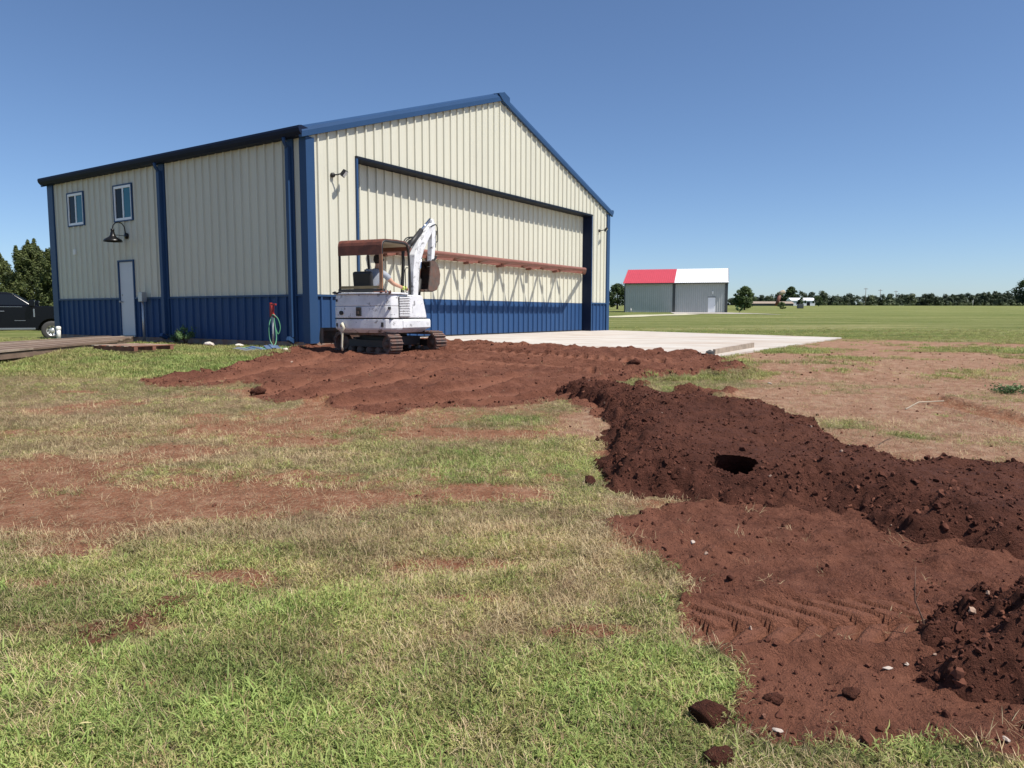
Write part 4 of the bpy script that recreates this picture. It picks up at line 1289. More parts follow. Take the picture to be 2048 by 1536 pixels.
# sill step along the lower right edge
MB().prism([(.60, .50), (.752, .56), (.752, .70), (.733, .735), (.60, .74)], (0, -.62, 0), (1, 0, 0), (0, 0, 1), (0, 1.04, 0)).build('side_skirt', 'white_paint', ex, .012, 2)
# rear fittings
MB().cyl((-.47, -1.0, .86), (-.47, -1.035, .86), .042, seg=14).build('exhaust_hole', 'black_steel', ex)
MB().box(-.09, .03, -1.05, -1.0, .80, .975).build('hood_latch', 'black_steel', ex, .008, 1)
lt = MB(); lt.box(-.075, .015, -1.058, -1.049, .93, .95); lt.box(-.06, -.01, -1.062, -1.049, .84, .90); lt.build('latch_plate', 'dirty_steel', ex)
for i, (xx_, zz_, w, h) in enumerate([(.515, .63, .035, .09), (-.60, .62, .03, .07), (-.60, 1.11, .03, .05), (.66, .955, .03, .05)]):
    MB().box(xx_ - w / 2, xx_ + w / 2, -1.028 if abs(xx_) < .55 else -1.0, -.93, zz_ - h / 2, zz_ + h / 2).build('worn_slot', 'black_steel', ex)
MB().tube([(-.47, -1.03, .60), (-.42, -1.06, .64), (-.38, -1.06, .56), (-.44, -1.05, .50), (-.43, -1.05, .40), (-.45, -1.04, .18), (-.44, -1.03, .10)], [.03, .035, .03, .03, .022, .025, .02], 8).build('tow_strap', 'cream_under', ex)
# platform, seat, levers
MB().box(-.70, .29, -.44, .43, .737, .77).build('platform', 'black_steel', ex)
MB().box(-.42, .06, -.62, -.18, .772, 1.08).build('seat_base', 'black_steel', ex, .02, 2)
MB().box(-.43, .07, -.64, -.12, 1.08, 1.17).build('seat', 'vinyl_seat', ex, .04, 3)
MB().obox((-.18, -.655, 1.43), (1, 0, 0), (0, 1, .10), (0, -.10, 1), .46, .10, .54).build('seat_back', 'vinyl_seat', ex, .045, 3)
for xx_ in (-.30, -.08, .22):
    MB().tube([(xx_, .22, .77), (xx_ + .01, .20, 1.15), (xx_, .16, 1.34)], .012, 6).build('lever', 'black_steel', ex)
for xx_ in (.36,):
    MB().box(.24, .34, -.2, .22, .77, 1.22).build('control_box', 'white_paint', ex, .02, 2)
# canopy
prof = [(-.84, 2.01), (-.84, 2.20), (-.825, 2.26), (-.79, 2.305), (-.73, 2.325), (-.30, 2.345), (.02, 2.335), (.10, 2.31), (.16, 2.25), (.185, 2.16)]
inn = [(p[0] + (.02 if p[0] < -.5 else (-.02 if p[0] > .05 else 0)), p[1] - (.0 if i in (0, 1, 8, 9) else .022)) for i, p in enumerate(prof)]
cn = MB().prism(prof + inn[::-1], (-.66, 0, 0), (0, 1, 0), (0, 0, 1), (1.06, 0, 0)).build('canopy_roof', 'rust_brown', ex)
MB().prism([(p[0] + .001, p[1] - .003) for p in inn[2:-1]] + [(p[0], p[1] - .012) for p in inn[2:-1]][::-1], (-.645, 0, 0), (0, 1, 0), (0, 0, 1), (1.03, 0, 0)).build('roof_lining', 'cream_under', cn)
for xx_ in (-.645, .385):
    MB().tube([(xx_, -.81, 1.27), (xx_, -.81, 2.16), (xx_, -.78, 2.25), (xx_, -.70, 2.29), (xx_, .0, 2.30), (xx_, .10, 2.27), (xx_, .15, 2.18), (xx_, .19, 1.8), (xx_, .22, 1.22), (xx_, .24, .77)], .026, 8).build('canopy_post', 'black_steel', ex)
MB().box(.345, .415, -.845, -.825, 1.30, 2.02).build('post_plate', 'rust_light', ex)
MB().box(-.665, .415, -.845, -.79, 1.275, 1.34).build('sill_rail', 'black_steel', ex)
MB().box(-.60, .345, -.85, -.80, 1.345, 1.40).build('sill_bar', 'olive_bar', ex)
for xx_ in (-.60, .40):
    MB().tube([(xx_, .13, 1.25), (xx_, .02, 1.30), (xx_, .0, 1.75), (xx_, .04, 1.80), (xx_, .15, 1.80)], .011, 6).build('grab_handle', 'black_steel', ex)
MB().tube([(-.12, -.05, 1.95), (-.12, -.10, 2.2), (-.12, -.10, 2.31)], .02, 6).build('front_brace', 'black_steel', ex)
# boom, arm, bucket (all lie in one upright plane)
BX = .10
def yz_beam(path, widths, th, x=BX):
    """box-section beam following a path in the y-z plane"""
    P = [Vector((0, p[0], p[1])) for p in path]; rings = []
    for i, p in enumerate(P):
        d = (P[min(i + 1, len(P) - 1)] - P[max(i - 1, 0)]).normalized()
        nrm = Vector((0, -d.z, d.y)); w = widths[i] / 2
        a, b_ = p + nrm * w, p - nrm * w
        rings.append([(x - th / 2, a.y, a.z), (x + th / 2, a.y, a.z), (x + th / 2, b_.y, b_.z), (x - th / 2, b_.y, b_.z)])
    return loft(rings)
MB().box(BX - .12, BX + .12, .40, .86, .52, .82).build('swing_bracket', 'white_boom', ex, .03, 2)
yz_beam([(.74, .78), (.76, 1.25), (.80, 1.75), (.87, 2.08), (1.04, 2.36), (1.30, 2.63), (1.58, 2.88)], [.17, .20, .24, .27, .26, .20, .13], .15).build('boom', 'white_boom', ex, .012, 2)
yz_beam([(1.52, 2.98), (1.56, 2.86), (1.58, 2.58), (1.55, 2.25), (1.50, 1.90)], [.08, .17, .17, .14, .10], .12).build('arm', 'white_boom', ex, .010, 2)
def ram(p0, p1, r, frac, name):
    p0, p1 = Vector(p0), Vector(p1); m_ = p0 + (p1 - p0) * frac
    b1 = MB(); b1.cyl(p0, m_, r, seg=12); b1.cyl(p0 - (p1 - p0).normalized() * .04, p0 + (p1 - p0).normalized() * .05, r * 1.2, seg=12)
    o_ = b1.build(name, 'black_steel', ex)
    MB().cyl(m_, p1, r * .5, seg=10).build('rod', 'chrome', o_)
    return o_
ram((BX, .58, 2.27), (BX, 1.50, 2.98), .055, .60, 'arm_cylinder')
ram((BX, .92, .95), (BX, 1.12, 2.16), .055, .55, 'boom_cylinder')
ram((BX, 1.70, 2.70), (BX, 1.66, 2.16), .045, .62, 'bucket_cylinder')
lk = MB(); lk.bar((BX - .07, 1.66, 2.16), (BX - .07, 1.52, 2.02), .02, .05); lk.bar((BX + .07, 1.66, 2.16), (BX + .07, 1.52, 2.02), .02, .05); lk.bar((BX, 1.66, 2.16), (BX, 1.42, 1.99), .05, .05)
lk.build('bucket_link', 'black_steel', ex)
BKW = .47
prof = [(1.12, 2.0), (1.32, 2.02), (1.46, 1.93), (1.53, 1.74), (1.50, 1.52), (1.38, 1.39), (1.20, 1.345), (1.02, 1.36)]
bk = MB()
for (p, q) in zip(prof, prof[1:]):
    dy_, dz_ = q[0] - p[0], q[1] - p[1]
    L_ = math.hypot(dy_, dz_)
    bk.obox((BX, (p[0] + q[0]) / 2, (p[1] + q[1]) / 2), (1, 0, 0), (0, dy_ / L_, dz_ / L_), (0, -dz_ / L_, dy_ / L_), BKW, L_ * 1.05, .022)
bkt = bk.build('bucket', 'dirty_steel', ex)
for s_ in (-1, 1):
    MB().prism(prof + [(1.09, 1.72)], (BX + s_ * BKW / 2 - .012, 0, 0), (0, 1, 0), (0, 0, 1), (.024, 0, 0)).build('bucket_side', 'dirty_steel', bkt)
    MB().prism([(1.36, 1.98), (1.46, 2.08), (1.56, 2.04), (1.52, 1.80)], (BX + s_ * .09 - .012, 0, 0), (0, 1, 0), (0, 0, 1), (.024, 0, 0)).build('bucket_ear', 'black_steel', bkt)
for k in range(5):
    xx_ = BX - BKW / 2 + .04 + k * (BKW - .08) / 4
    MB().prism([(1.05, 1.33), (1.05, 1.385), (.90, 1.375), (.90, 1.365)], (xx_ - .022, 0, 0), (0, 1, 0), (0, 0, 1), (.044, 0, 0)).build('tooth', 'dirty_steel', bkt)
for k, (dx, dy) in enumerate(((-.11, -.03), (-.125, .0), (-.10, -.07), (-.14, -.05))):
    MB().tube(smooth_path([(BX + dx, .62, .85), (BX + dx - .02, .60 + dy, 1.3), (BX + dx, .62 + dy, 1.9), (BX + dx, .62 + dy, 2.15 + .04 * k), (BX + dx + .03, .70 + dy, 2.34 + .04 * k), (BX + dx + .03, .90 + dy, 2.46 + .02 * k), (BX - .085, 1.15, 2.55)], 5), .014, 6).build('hydraulic_hose', 'rubber', ex)
for k in range(3):
    MB().tube(smooth_path([(BX - .085 + .085 * k, 1.40, 2.80), (BX - .07 + .07 * k, 1.68, 2.86), (BX - .07 + .07 * k, 1.73, 2.70 - .08 * k), (BX - .06 + .06 * k, 1.68, 2.48)], 5), .012, 6).build('hydraulic_hose', 'rubber', ex)
# undercarriage, turned across the house; blade at its far end
TA = Vector((.9588, -.284, 0)); TB = Vector((.284, .9588, 0)); TZ = Vector((0, 0, 1))
MUC = Matrix(((TA.x, TB.x, 0, 0), (TA.y, TB.y, 0, 0), (0, 0, 1, 0), (0, 0, 0, 1)))
uc = MB(); uc.box(-.45, .45, -.45, .45, .20, .38); uc.cyl((0, 0, .36), (0, 0, .50), .36, seg=24); uc.box(-.95, -.4, -.25, .25, .22, .34)
uc.xf(MUC).build('undercarriage', 'black_steel', ex)
TR, HLT, TWD = .205, .72, .30
def stadium(t):
    """point and outward normal of the track loop at arc length t"""
    Ls = 2 * HLT; La = math.pi * TR; T = 2 * Ls + 2 * La
    t = t % T
    cz = TR + .035
    if t < Ls: return (-HLT + t, cz - TR), (0, -1)
    t -= Ls
    if t < La:
        a = -math.pi / 2 + t / TR; return (HLT + TR * math.cos(a), cz + TR * math.sin(a)), (math.cos(a), math.sin(a))
    t -= La
    if t < Ls: return (HLT - t, cz + TR), (0, 1)
    t -= Ls
    a = math.pi / 2 + t / TR; return (-HLT + TR * math.cos(a), cz + TR * math.sin(a)), (math.cos(a), math.sin(a))
PER = 4 * HLT + 2 * math.pi * TR
pad_mesh = None
for s_ in (-1, 1):
    cy = s_ * .60
    tb = MB(); K = 56; ring_ = [stadium(PER * k / K) for k in range(K)]
    vs = []
    for (p, n_) in ring_:
        for off, yy_ in ((0, -TWD / 2 + .01), (0, TWD / 2 - .01), (-.03, TWD / 2 - .01), (-.03, -TWD / 2 + .01)):
            vs.append((p[0] + n_[0] * off, cy + yy_, p[1] + n_[1] * off))
    fs = []
    for k in range(K):
        k2 = (k + 1) % K
        for q in range(4):
            fs.append((k * 4 + q, k * 4 + (q + 1) % 4, k2 * 4 + (q + 1) % 4, k2 * 4 + q))
    tb.add(vs, fs); tb.xf(MUC)
    trk = tb.build('track', 'track_steel', ex)
    NP = 38
    for k in range(NP):
        (p, n_) = stadium(PER * (k + .5) / NP)
        c_ = MUC @ Vector((p[0] + n_[0] * .012, cy, p[1] + n_[1] * .012))
        nn = MUC.to_3x3() @ Vector((n_[0], 0, n_[1])); tt = MUC.to_3x3() @ Vector((-n_[1], 0, n_[0]))
        if pad_mesh is None:
            pb = MB(); pb.box(-.052, .052, -TWD / 2, TWD / 2, -.010, .010); pb.box(-.045, -.025, -TWD / 2, TWD / 2, .010, .034); pb.box(.008, .024, -TWD / 2 + .01, TWD / 2 - .01, .010, .028)
            o_ = pb.build('track_pad', 'track_steel', trk); pad_mesh = o_.data
        else:
            o_ = bpy.data.objects.new('track_pad', pad_mesh); COL.objects.link(o_); o_.parent = trk
        R3 = Matrix((tt, TB, nn)).transposed().to_4x4()
        o_.matrix_local = Matrix.Translation(c_) @ R3
    for xx_, nm, r_ in ((HLT, 'sprocket', .17), (-HLT, 'idler', .165)):
        sk = MB(); sk.lathe([(.001, -.09), (.06, -.09), (.07, -.05), (.12, -.04), (.15, -.06), (r_, -.05), (r_, .05), (.15, .06), (.12, .04), (.07, .05), (.06, .09), (.001, .09)], (xx_, cy, TR + .035), (0, 1, 0), 22)
        sk.xf(MUC).build(nm, 'dirty_steel', trk)
    for q in range(4):
        rl = MB(); rl.cyl((-.45 + .3 * q, cy - .10, .105), (-.45 + .3 * q, cy + .10, .105), .065, seg=12); rl.xf(MUC).build('track_roller', 'dirty_steel', trk)
    fr_ = MB(); fr_.box(-.56, .56, cy - .05, cy + .05, .17, .31); fr_.xf(MUC).build('track_frame', 'black_steel', trk)
bl = MB()
bprof = [(-1.42, .22), (-1.45, .20), (-1.47, .30), (-1.455, .42), (-1.42, .54), (-1.40, .54), (-1.425, .42), (-1.44, .30)]
bl.prism(bprof, (0, -.76, 0), (1, 0, 0), (0, 0, 1), (0, 1.52, 0)); bl.xf(MUC)
bld = bl.build('dozer_blade', 'dirty_steel', ex)
ba_ = MB()
for s_ in (-1, 1):
    ba_.bar((-.75, s_ * .34, .25), (-1.42, s_ * .42, .32), .07, .10)
    ba_.box(-1.44, -1.33, s_ * .74 - .012, s_ * .74 + .012, .21, .54)
ba_.box(-1.42, -1.37, -.72, .72, .47, .53)
ba_.xf(MUC).build('blade_arm', 'dirty_steel', bld)
ram((*(MUC @ Vector((-.6, 0, .38))).xy, .38), (*(MUC @ Vector((-1.38, 0, .42))).xy, .42), .04, .6, 'blade_cylinder')

# ------------------------------------------------------------------ operator
def skin_obj(name, nodes, edges, m, parent, root=0, sub=2):
    me = bpy.data.meshes.new(name)
    me.from_pydata([n[0] for n in nodes], edges, [])
    o_ = obj(name, me, m, parent)
    o_.modifiers.new('skin', 'SKIN')
    if not me.skin_vertices:
        return o_
    for i, n in enumerate(nodes):
        r = n[1] if hasattr(n[1], '__len__') else (n[1], n[1])
        me.skin_vertices[0].data[i].radius = r
        me.skin_vertices[0].data[i].use_root = (i == root)
    o_.modifiers['skin'].use_smooth_shade = True
    s = o_.modifiers.new('sub', 'SUBSURF'); s.levels = sub; s.render_levels = sub
    return o_
pz0 = 1.26
NODE = {
    'pelvis': ((-.16, -.42, pz0), (.15, .12)), 'belly': ((-.14, -.41, pz0 + .16), (.15, .115)), 'chest': ((-.10, -.36, pz0 + .36), (.17, .12)), 'neckb': ((-.08, -.31, pz0 + .50), (.075, .07)),
    'neck': ((-.08, -.29, pz0 + .56), .055), 'headl': ((-.08, -.26, pz0 + .62), (.068, .075)), 'headm': ((-.08, -.265, pz0 + .70), (.078, .095)), 'headt': ((-.08, -.28, pz0 + .775), (.062, .075)),
    'nose': ((-.075, -.16, pz0 + .665), .014),
    'shR': ((.09, -.33, pz0 + .42), .065), 'elR': ((.24, -.20, pz0 + .20), .045), 'wrR': ((.35, .00, pz0 + .12), .032), 'paR': ((.365, .06, pz0 + .125), (.04, .022)),
    'shL': ((-.29, -.33, pz0 + .42), .065), 'elL': ((-.38, -.16, pz0 + .18), .045), 'wrL': ((-.31, .06, pz0 + .10), .032), 'paL': ((-.30, .12, pz0 + .105), (.04, .022)),
    'knR': ((-.03, .00, pz0 + .02), .07), 'anR': ((-.02, .12, .86), .042), 'toR': ((-.01, .30, .81), .035),
    'knL': ((-.28, .00, pz0 + .02), .07), 'anL': ((-.28, .12, .86), .042), 'toL': ((-.28, .30, .81), .035)}
NODE['earR'] = ((.002, -.275, pz0 + .685), .014); NODE['earL'] = ((-.162, -.275, pz0 + .685), .014)
E_ = [('pelvis', 'belly'), ('belly', 'chest'), ('chest', 'neckb'), ('neckb', 'neck'), ('neck', 'headl'), ('headl', 'headm'), ('headm', 'headt'), ('headm', 'nose'), ('headm', 'earR'), ('headm', 'earL'),
      ('chest', 'shR'), ('shR', 'elR'), ('elR', 'wrR'), ('wrR', 'paR'), ('chest', 'shL'), ('shL', 'elL'), ('elL', 'wrL'), ('wrL', 'paL'),
      ('pelvis', 'knR'), ('knR', 'anR'), ('anR', 'toR'), ('pelvis', 'knL'), ('knL', 'anL'), ('anL', 'toL')]
for s_, pa in (('R', 'paR'), ('L', 'paL')):
    c_ = Vector(NODE[pa][0])
    for k, (dx, ln) in enumerate(((-.03, .055), (-.01, .065), (.01, .06), (.03, .048))):
        NODE['f%s%da' % (s_, k)] = (tuple(c_ + Vector((dx, .035, -.005))), .0095)
        NODE['f%s%db' % (s_, k)] = (tuple(c_ + Vector((dx, .035 + ln * .5, -.03))), .009)
        NODE['f%s%dc' % (s_, k)] = (tuple(c_ + Vector((dx, .03 + ln * .3, -.06))), .008)
        E_ += [(pa, 'f%s%da' % (s_, k)), ('f%s%da' % (s_, k), 'f%s%db' % (s_, k)), ('f%s%db' % (s_, k), 'f%s%dc' % (s_, k))]
    sg = -1 if s_ == 'R' else 1
    NODE['t%sa' % s_] = (tuple(c_ + Vector((sg * .05, .0, -.01))), .010); NODE['t%sb' % s_] = (tuple(c_ + Vector((sg * .055, .04, -.03))), .009)
    E_ += [(pa, 't%sa' % s_), ('t%sa' % s_, 't%sb' % s_)]
keys = list(NODE)
person = empty('person', ex.location, ex.rotation_euler.z, 'person in a pale shirt and dark cap driving the excavator, right arm on the lever', 'person')
body = skin_obj('body', [NODE[k] for k in keys], [(keys.index(a), keys.index(b_)) for a, b_ in E_], 'skin', person)
def sub_skin(name, ks, es, grow, m):
    nodes = []
    for k in ks:
        p, r = NODE[k] if k in NODE else k
        r = r if hasattr(r, '__len__') else (r, r)
        nodes.append((p, tuple(q + grow for q in r)))
    return skin_obj(name, nodes, es, m, person)
NODE['slR'] = ((.19, -.24, pz0 + .28), .055); NODE['slL'] = ((-.345, -.22, pz0 + .27), .055)
sub_skin('shirt', ['pelvis', 'belly', 'chest', 'neckb', 'shR', 'slR', 'shL', 'slL'], [(0, 1), (1, 2), (2, 3), (2, 4), (4, 5), (2, 6), (6, 7)], .014, 'shirt')
NODE['pel2'] = ((-.16, -.41, pz0 - .02), (.15, .11))
sub_skin('trousers', ['pel2', 'knR', 'anR', 'knL', 'anL'], [(0, 1), (1, 2), (0, 3), (3, 4)], .018, 'trousers')
sub_skin('boot', ['anR', 'toR'], [(0, 1)], .014, 'black_steel'); sub_skin('boot', ['anL', 'toL'], [(0, 1)], .014, 'black_steel')
hcap = MB(); hcap.lathe([(.085, .0), (.090, .03), (.082, .07), (.055, .10), (.001, .112)], (-.08, -.278, pz0 + .70), (0, -.05, 1), 18)
hcap.prism([(-.07, .05), (.07, .05), (.06, .15), (.03, .18), (-.03, .18), (-.06, .15)], (-.08, -.278, pz0 + .715), (1, 0, 0), (0, 1, -.12), (0, 0, .01))
hcap.build('cap', 'hair_dark', person)
MB().lathe([(.001, -.075), (.05, -.07), (.078, -.03), (.086, .02)], (-.08, -.292, pz0 + .69), (0, -.12, 1), 16).build('hair', 'hair_dark', person)
gv = MB(); gv.tube([Vector(NODE['wrR'][0]) - Vector((.01, .03, 0)), Vector(NODE['wrR'][0]) + Vector((.006, .02, .0)), Vector(NODE['paR'][0]) + Vector((0, .01, 0))], [.042, .044, .040], 10); gv.build('glove_cuff', 'lime_glove', person)
# eyes and mouth
for dx in (-.028, .028):
    MB().lathe([(.001, 0), (.008, .002), (.010, .006), (.001, .010)], (-.08 + dx, -.178, pz0 + .695), (0, 1, 0), 8).build('eye', 'hair_dark', person)
MB().box(-.10, -.06, -.190, -.183, pz0 + .622, pz0 + .628).build('mouth', 'rust_brown', person)
# ------------------------------------------------------------------ black pickup truck at the left
TX, TY = -20.64, 33.0
tz = gz(TX - 1.5, TY)
tk = empty('pickup_truck', (TX, TY, tz), .50, 'black crew-cab pickup truck parked beyond the hangar corner', 'pickup truck')
WR = .415
def arch(cx, r, n=10):
    return [(cx + r * math.cos(math.pi * (1 - t / n)), max(.42 + r * math.sin(math.pi * (1 - t / n)), .42)) for t in range(n + 1)]
low = [(-5.35, .62), (-5.35, .55)] + [(-4.5, .50)] + arch(-3.95, .50) + [(-3.4, .46), (-.55, .46)] + arch(0, .50) + [(.55, .50), (1.02, .52), (1.08, .80), (1.05, 1.25), (.95, 1.40), (.2, 1.47), (-.95, 1.50), (-3.55, 1.47), (-3.62, 1.46), (-5.35, 1.46)]
MB().prism(low, (0, -1.0, 0), (1, 0, 0), (0, 0, 1), (0, 2.0, 0)).build('body', 'truck_paint', tk, .07, 3)
MB().box(-4.6, .62, -.62, .62, .44, 1.2).build('underbody', 'black_steel', tk)
gh = [(-.62, 1.46), (-1.38, 2.02), (-1.62, 2.07), (-3.0, 2.08), (-3.3, 2.03), (-3.5, 1.46)]
vs = [(p[0], s_ * (.94 if p[1] < 1.6 else .76), p[1]) for s_ in (-1, 1) for p in gh]
n = len(gh)
MB().add(vs, [tuple(range(n)), tuple(range(2 * n - 1, n - 1, -1))] + [(i, (i + 1) % n, n + (i + 1) % n, n + i) for i in range(n)]).build('cab', 'truck_paint', tk, .04, 2)
def cab_y(z): return .94 - .18 * (z - 1.46) / .6 + .012
for s_ in (-1, 1):
    for w_ in ([(-.82, 1.52), (-1.42, 1.97), (-1.98, 1.99), (-1.98, 1.52)], [(-2.12, 1.52), (-2.12, 1.99), (-3.0, 1.98), (-3.25, 1.52)]):
        MB().add([(p[0], s_ * (cab_y(p[1]) + d_), p[1]) for d_ in (0, -.02) for p in w_], [(0, 1, 2, 3), (7, 6, 5, 4)] + [(i, (i + 1) % 4, 4 + (i + 1) % 4, 4 + i) for i in range(4)]).build('window', 'glass_truck', tk)
    MB().box(-3.3, -.60, s_ * 1.0 - .06, s_ * 1.0 + .06, .46, .54).build('running_board', 'chrome_trim', tk, .01, 1)
    MB().box(-3.35, -1.05, s_ * 1.012 - .006, s_ * 1.012 + .006, 1.435, 1.452).build('belt_trim', 'chrome_trim', tk)
    for hx_ in (-1.95, -3.1):
        MB().box(hx_, hx_ + .26, s_ * 1.02 - .02, s_ * 1.02 + .02, 1.235, 1.27).build('door_handle', 'chrome_trim', tk, .008, 1)
    mr = MB(); mr.box(-.78, -.58, s_ * 1.20 - .09, s_ * 1.20 + .09, 1.46, 1.74); mr.bar((-.68, s_ * .98, 1.5), (-.68, s_ * 1.15, 1.52), .06, .05)
    mm_ = mr.build('mirror', 'truck_paint', tk, .03, 2)
    MB().box(-.66, -.57, s_ * 1.20 - .08, s_ * 1.20 + .08, 1.64, 1.73).build('mirror_cap', 'chrome_trim', mm_, .02, 1)
    MB().box(-.66, -.60, s_ * 1.01 - .01, s_ * 1.01 + .01, 1.0, 1.36).build('fender_vent', 'chrome_trim', tk, .01, 1)
    MB().box(-1.35, -.95, s_ * 1.008 - .006, s_ * 1.008 + .006, .845, .865).build('door_badge', 'chrome_trim', tk)
    for wx in (0, -3.95):
        w_ = MB(); w_.lathe([(.22, -.13), (.34, -.14), (.40, -.12), (WR, -.08), (WR, .08), (.40, .12), (.34, .14), (.22, .13)], (wx, s_ * .88, WR), (0, 1, 0), 28)
        wo_ = w_.build('wheel', 'tyre', tk)
        rm = MB(); rm.lathe([(.001, -.10), (.05, -.115), (.08, -.09), (.10, -.06), (.215, -.09), (.225, -.12), (.235, -.12), (.235, .10), (.001, .10)], (wx, s_ * .88, WR), (0, s_ * -1.0 if s_ > 0 else 1.0, 0), 24)
        rim = rm.build('rim', 'wheel_alloy', wo_)
        for k in range(8):
            a = 2 * math.pi * k / 8
            MB().cyl((wx + .155 * math.cos(a), s_ * .985, WR + .155 * math.sin(a)), (wx + .155 * math.cos(a), s_ * .955, WR + .155 * math.sin(a)), .028, seg=8).build('rim_hole', 'black_steel', rim) if k % 1 == 0 else None
MB().box(1.06, 1.12, -.9, .9, .62, .85).build('bumper', 'chrome_trim', tk, .03, 2)
MB().box(1.03, 1.07, -.65, .65, .88, 1.30).build('grille', 'black_steel', tk, .02, 1)
for s_ in (-1, 1):
    MB().box(1.0, 1.06, s_ * .82 - .14, s_ * .82 + .14, .98, 1.28).build('headlight', 'white_vinyl', tk, .02, 1)
    MB().box(-5.38, -5.34, s_ * .93 - .06, s_ * .93 + .06, .95, 1.38).build('tail_light', 'valve_red', tk, .01, 1)

# ------------------------------------------------------------------ grey building with red and white roof
RB = (17.1, 112.2); rbz = gz(20, 111) + .02; rba = -math.atan2(.27, .963)
rb = empty('grey_shed', (*RB, rbz), rba, 'grey metal building with half red half white roof across the field', 'building')
RW, RD, RH, RR = 15.1, 11.6, 4.28, 2.2
def rib_wall(x0, x1, z0, z1, to3, step=.305, h=.04):
    vs, fs = [], []; x_ = x0; pr = []
    while x_ < x1 - .01:
        pr += [(x_, 0), (min(x_ + step * .62, x1), 0), (min(x_ + step * .70, x1), h), (min(x_ + step * .92, x1), h)]; x_ += step
    pr.append((x1, 0))
    for (a, o_) in pr:
        vs += [to3(a, o_, z0), to3(a, o_, z1)]
    return MB().add(vs, [(2 * i, 2 * i + 2, 2 * i + 3, 2 * i + 1) for i in range(len(pr) - 1)])
rib_wall(0, RW, 0, RH, lambda a, o_, z_: (a, -o_, z_)).build('wall', 'grey_wall', rb)
rib_wall(0, RD, 0, RH, lambda a, o_, z_: (-o_, a, z_)).build('wall', 'grey_wall', rb)
rib_wall(0, RD, 0, RH, lambda a, o_, z_: (RW + o_, a, z_)).build('wall', 'grey_wall', rb)
MB().box(.05, RW - .05, .03, RD - .05, -.4, RH - .02).build('wall_core', 'grey_trim', rb)
for x_ in (0, RW):
    MB().prism([(0, RH), (RD / 2, RH + RR), (RD, RH)], (x_ - (.06 if x_ else -.0), 0, 0), (0, 1, 0), (0, 0, 1), (.06, 0, 0)).build('gable', 'grey_wall', rb)
def roof_half(x0, x1, m_):
    for sg in (0, 1):
        def to3(a, o_, t):
            yy_ = -.5 + t * (RD / 2 + .5); zz_ = RH + .27 + RR * (yy_ / (RD / 2)) + o_
            return (a, yy_ if sg == 0 else RD - yy_, zz_)
        rib_wall(x0, x1, 0, 1, to3, .305, .025).build('roof', m_, rb)
roof_half(-.15, 7.45, 'red_roof'); roof_half(7.45, RW + .15, 'white_roof')
MB().box(-.16, RW + .16, -.52, -.02, RH - .06, RH + .04).build('gutter', 'grey_trim', rb)
for x_ in (-.02, 7.2, RW - .36):
    MB().box(x_, x_ + (.40 if x_ > 1 else .14), -.10, -.045, 0, RH - .1).build('corner_trim', 'grey_trim', rb)
mb = MB()
for x_ in (-.17, RW + .12):
    for sg in (0, 1):
        p0 = (x_, -.15 if sg == 0 else RD + .15, RH + .20); p1 = (x_, RD / 2, RH + RR + .26); mb.bar(p0, p1, .06, .16)
mb.build('rake_trim', 'galvanised', rb)
dr = MB().box(12.35, 13.38, -.07, .02, 0, 2.18).build('door', 'white_vinyl', rb)
MB().box(12.28, 13.45, -.075, -.045, 2.18, 2.27).build('door_frame', 'grey_trim', dr)
MB().box(13.22, 13.30, -.11, -.07, .98, 1.06).build('handle', 'galvanised', dr)
lm = MB(); lm.box(12.88, 13.1, -.22, -.04, 2.92, 3.08); lm.box(12.92, 13.06, -.09, -.041, 2.7, 2.92); lm.build('door_lamp', 'white_vinyl', rb, .02, 1)
MB().tube([(1.05, -.12, 0), (1.05, -.12, .55)], .05, 8).build('vent_pipe', 'pvc_white', rb)
# gravel pad and trodden path to it
def draped(name, quads, m_, lift, lab, cat):
    vs, fs = [], []
    for strip in quads:
        b0_ = len(vs)
        for (p, q) in strip:
            for t in np.linspace(0, 1, 5):
                x_, y_ = p[0] + (q[0] - p[0]) * t, p[1] + (q[1] - p[1]) * t
                vs.append((x_, y_, mesh_z(x_, y_) + lift))
        for i in range(len(strip) - 1):
            for k in range(4):
                a = b0_ + i * 5 + k; fs.append((a, a + 1, a + 6, a + 5))
    o_ = MB().add(vs, fs).build(name, m_); tag(o_, lab, cat, kind='structure'); return o_
def rbl(x_, y_):
    c_, s_ = math.cos(rba), math.sin(rba); return (RB[0] + x_ * c_ - y_ * s_, RB[1] + x_ * s_ + y_ * c_)
draped('gravel_pad', [[((19.5 + i * 1.05 + .3 * math.sin(i * 1.7), 88 - i * .35 + 1.5 * math.sin(i * .9)), rbl(6.9 + i * .70, -.1)) for i in range(12)]], 'gravel', .04, 'gravel pad before the grey building door', 'gravel pad')
draped('footpath', [[((6 + i * 1.25, 59.5 + i * 1.9 + .3 * math.sin(i)), (6 + i * 1.25, 65 + i * 2.0 + .3 * math.cos(i * 1.3))) for i in range(13)]], 'path', .04, 'thin pale mown path across the field', 'path')

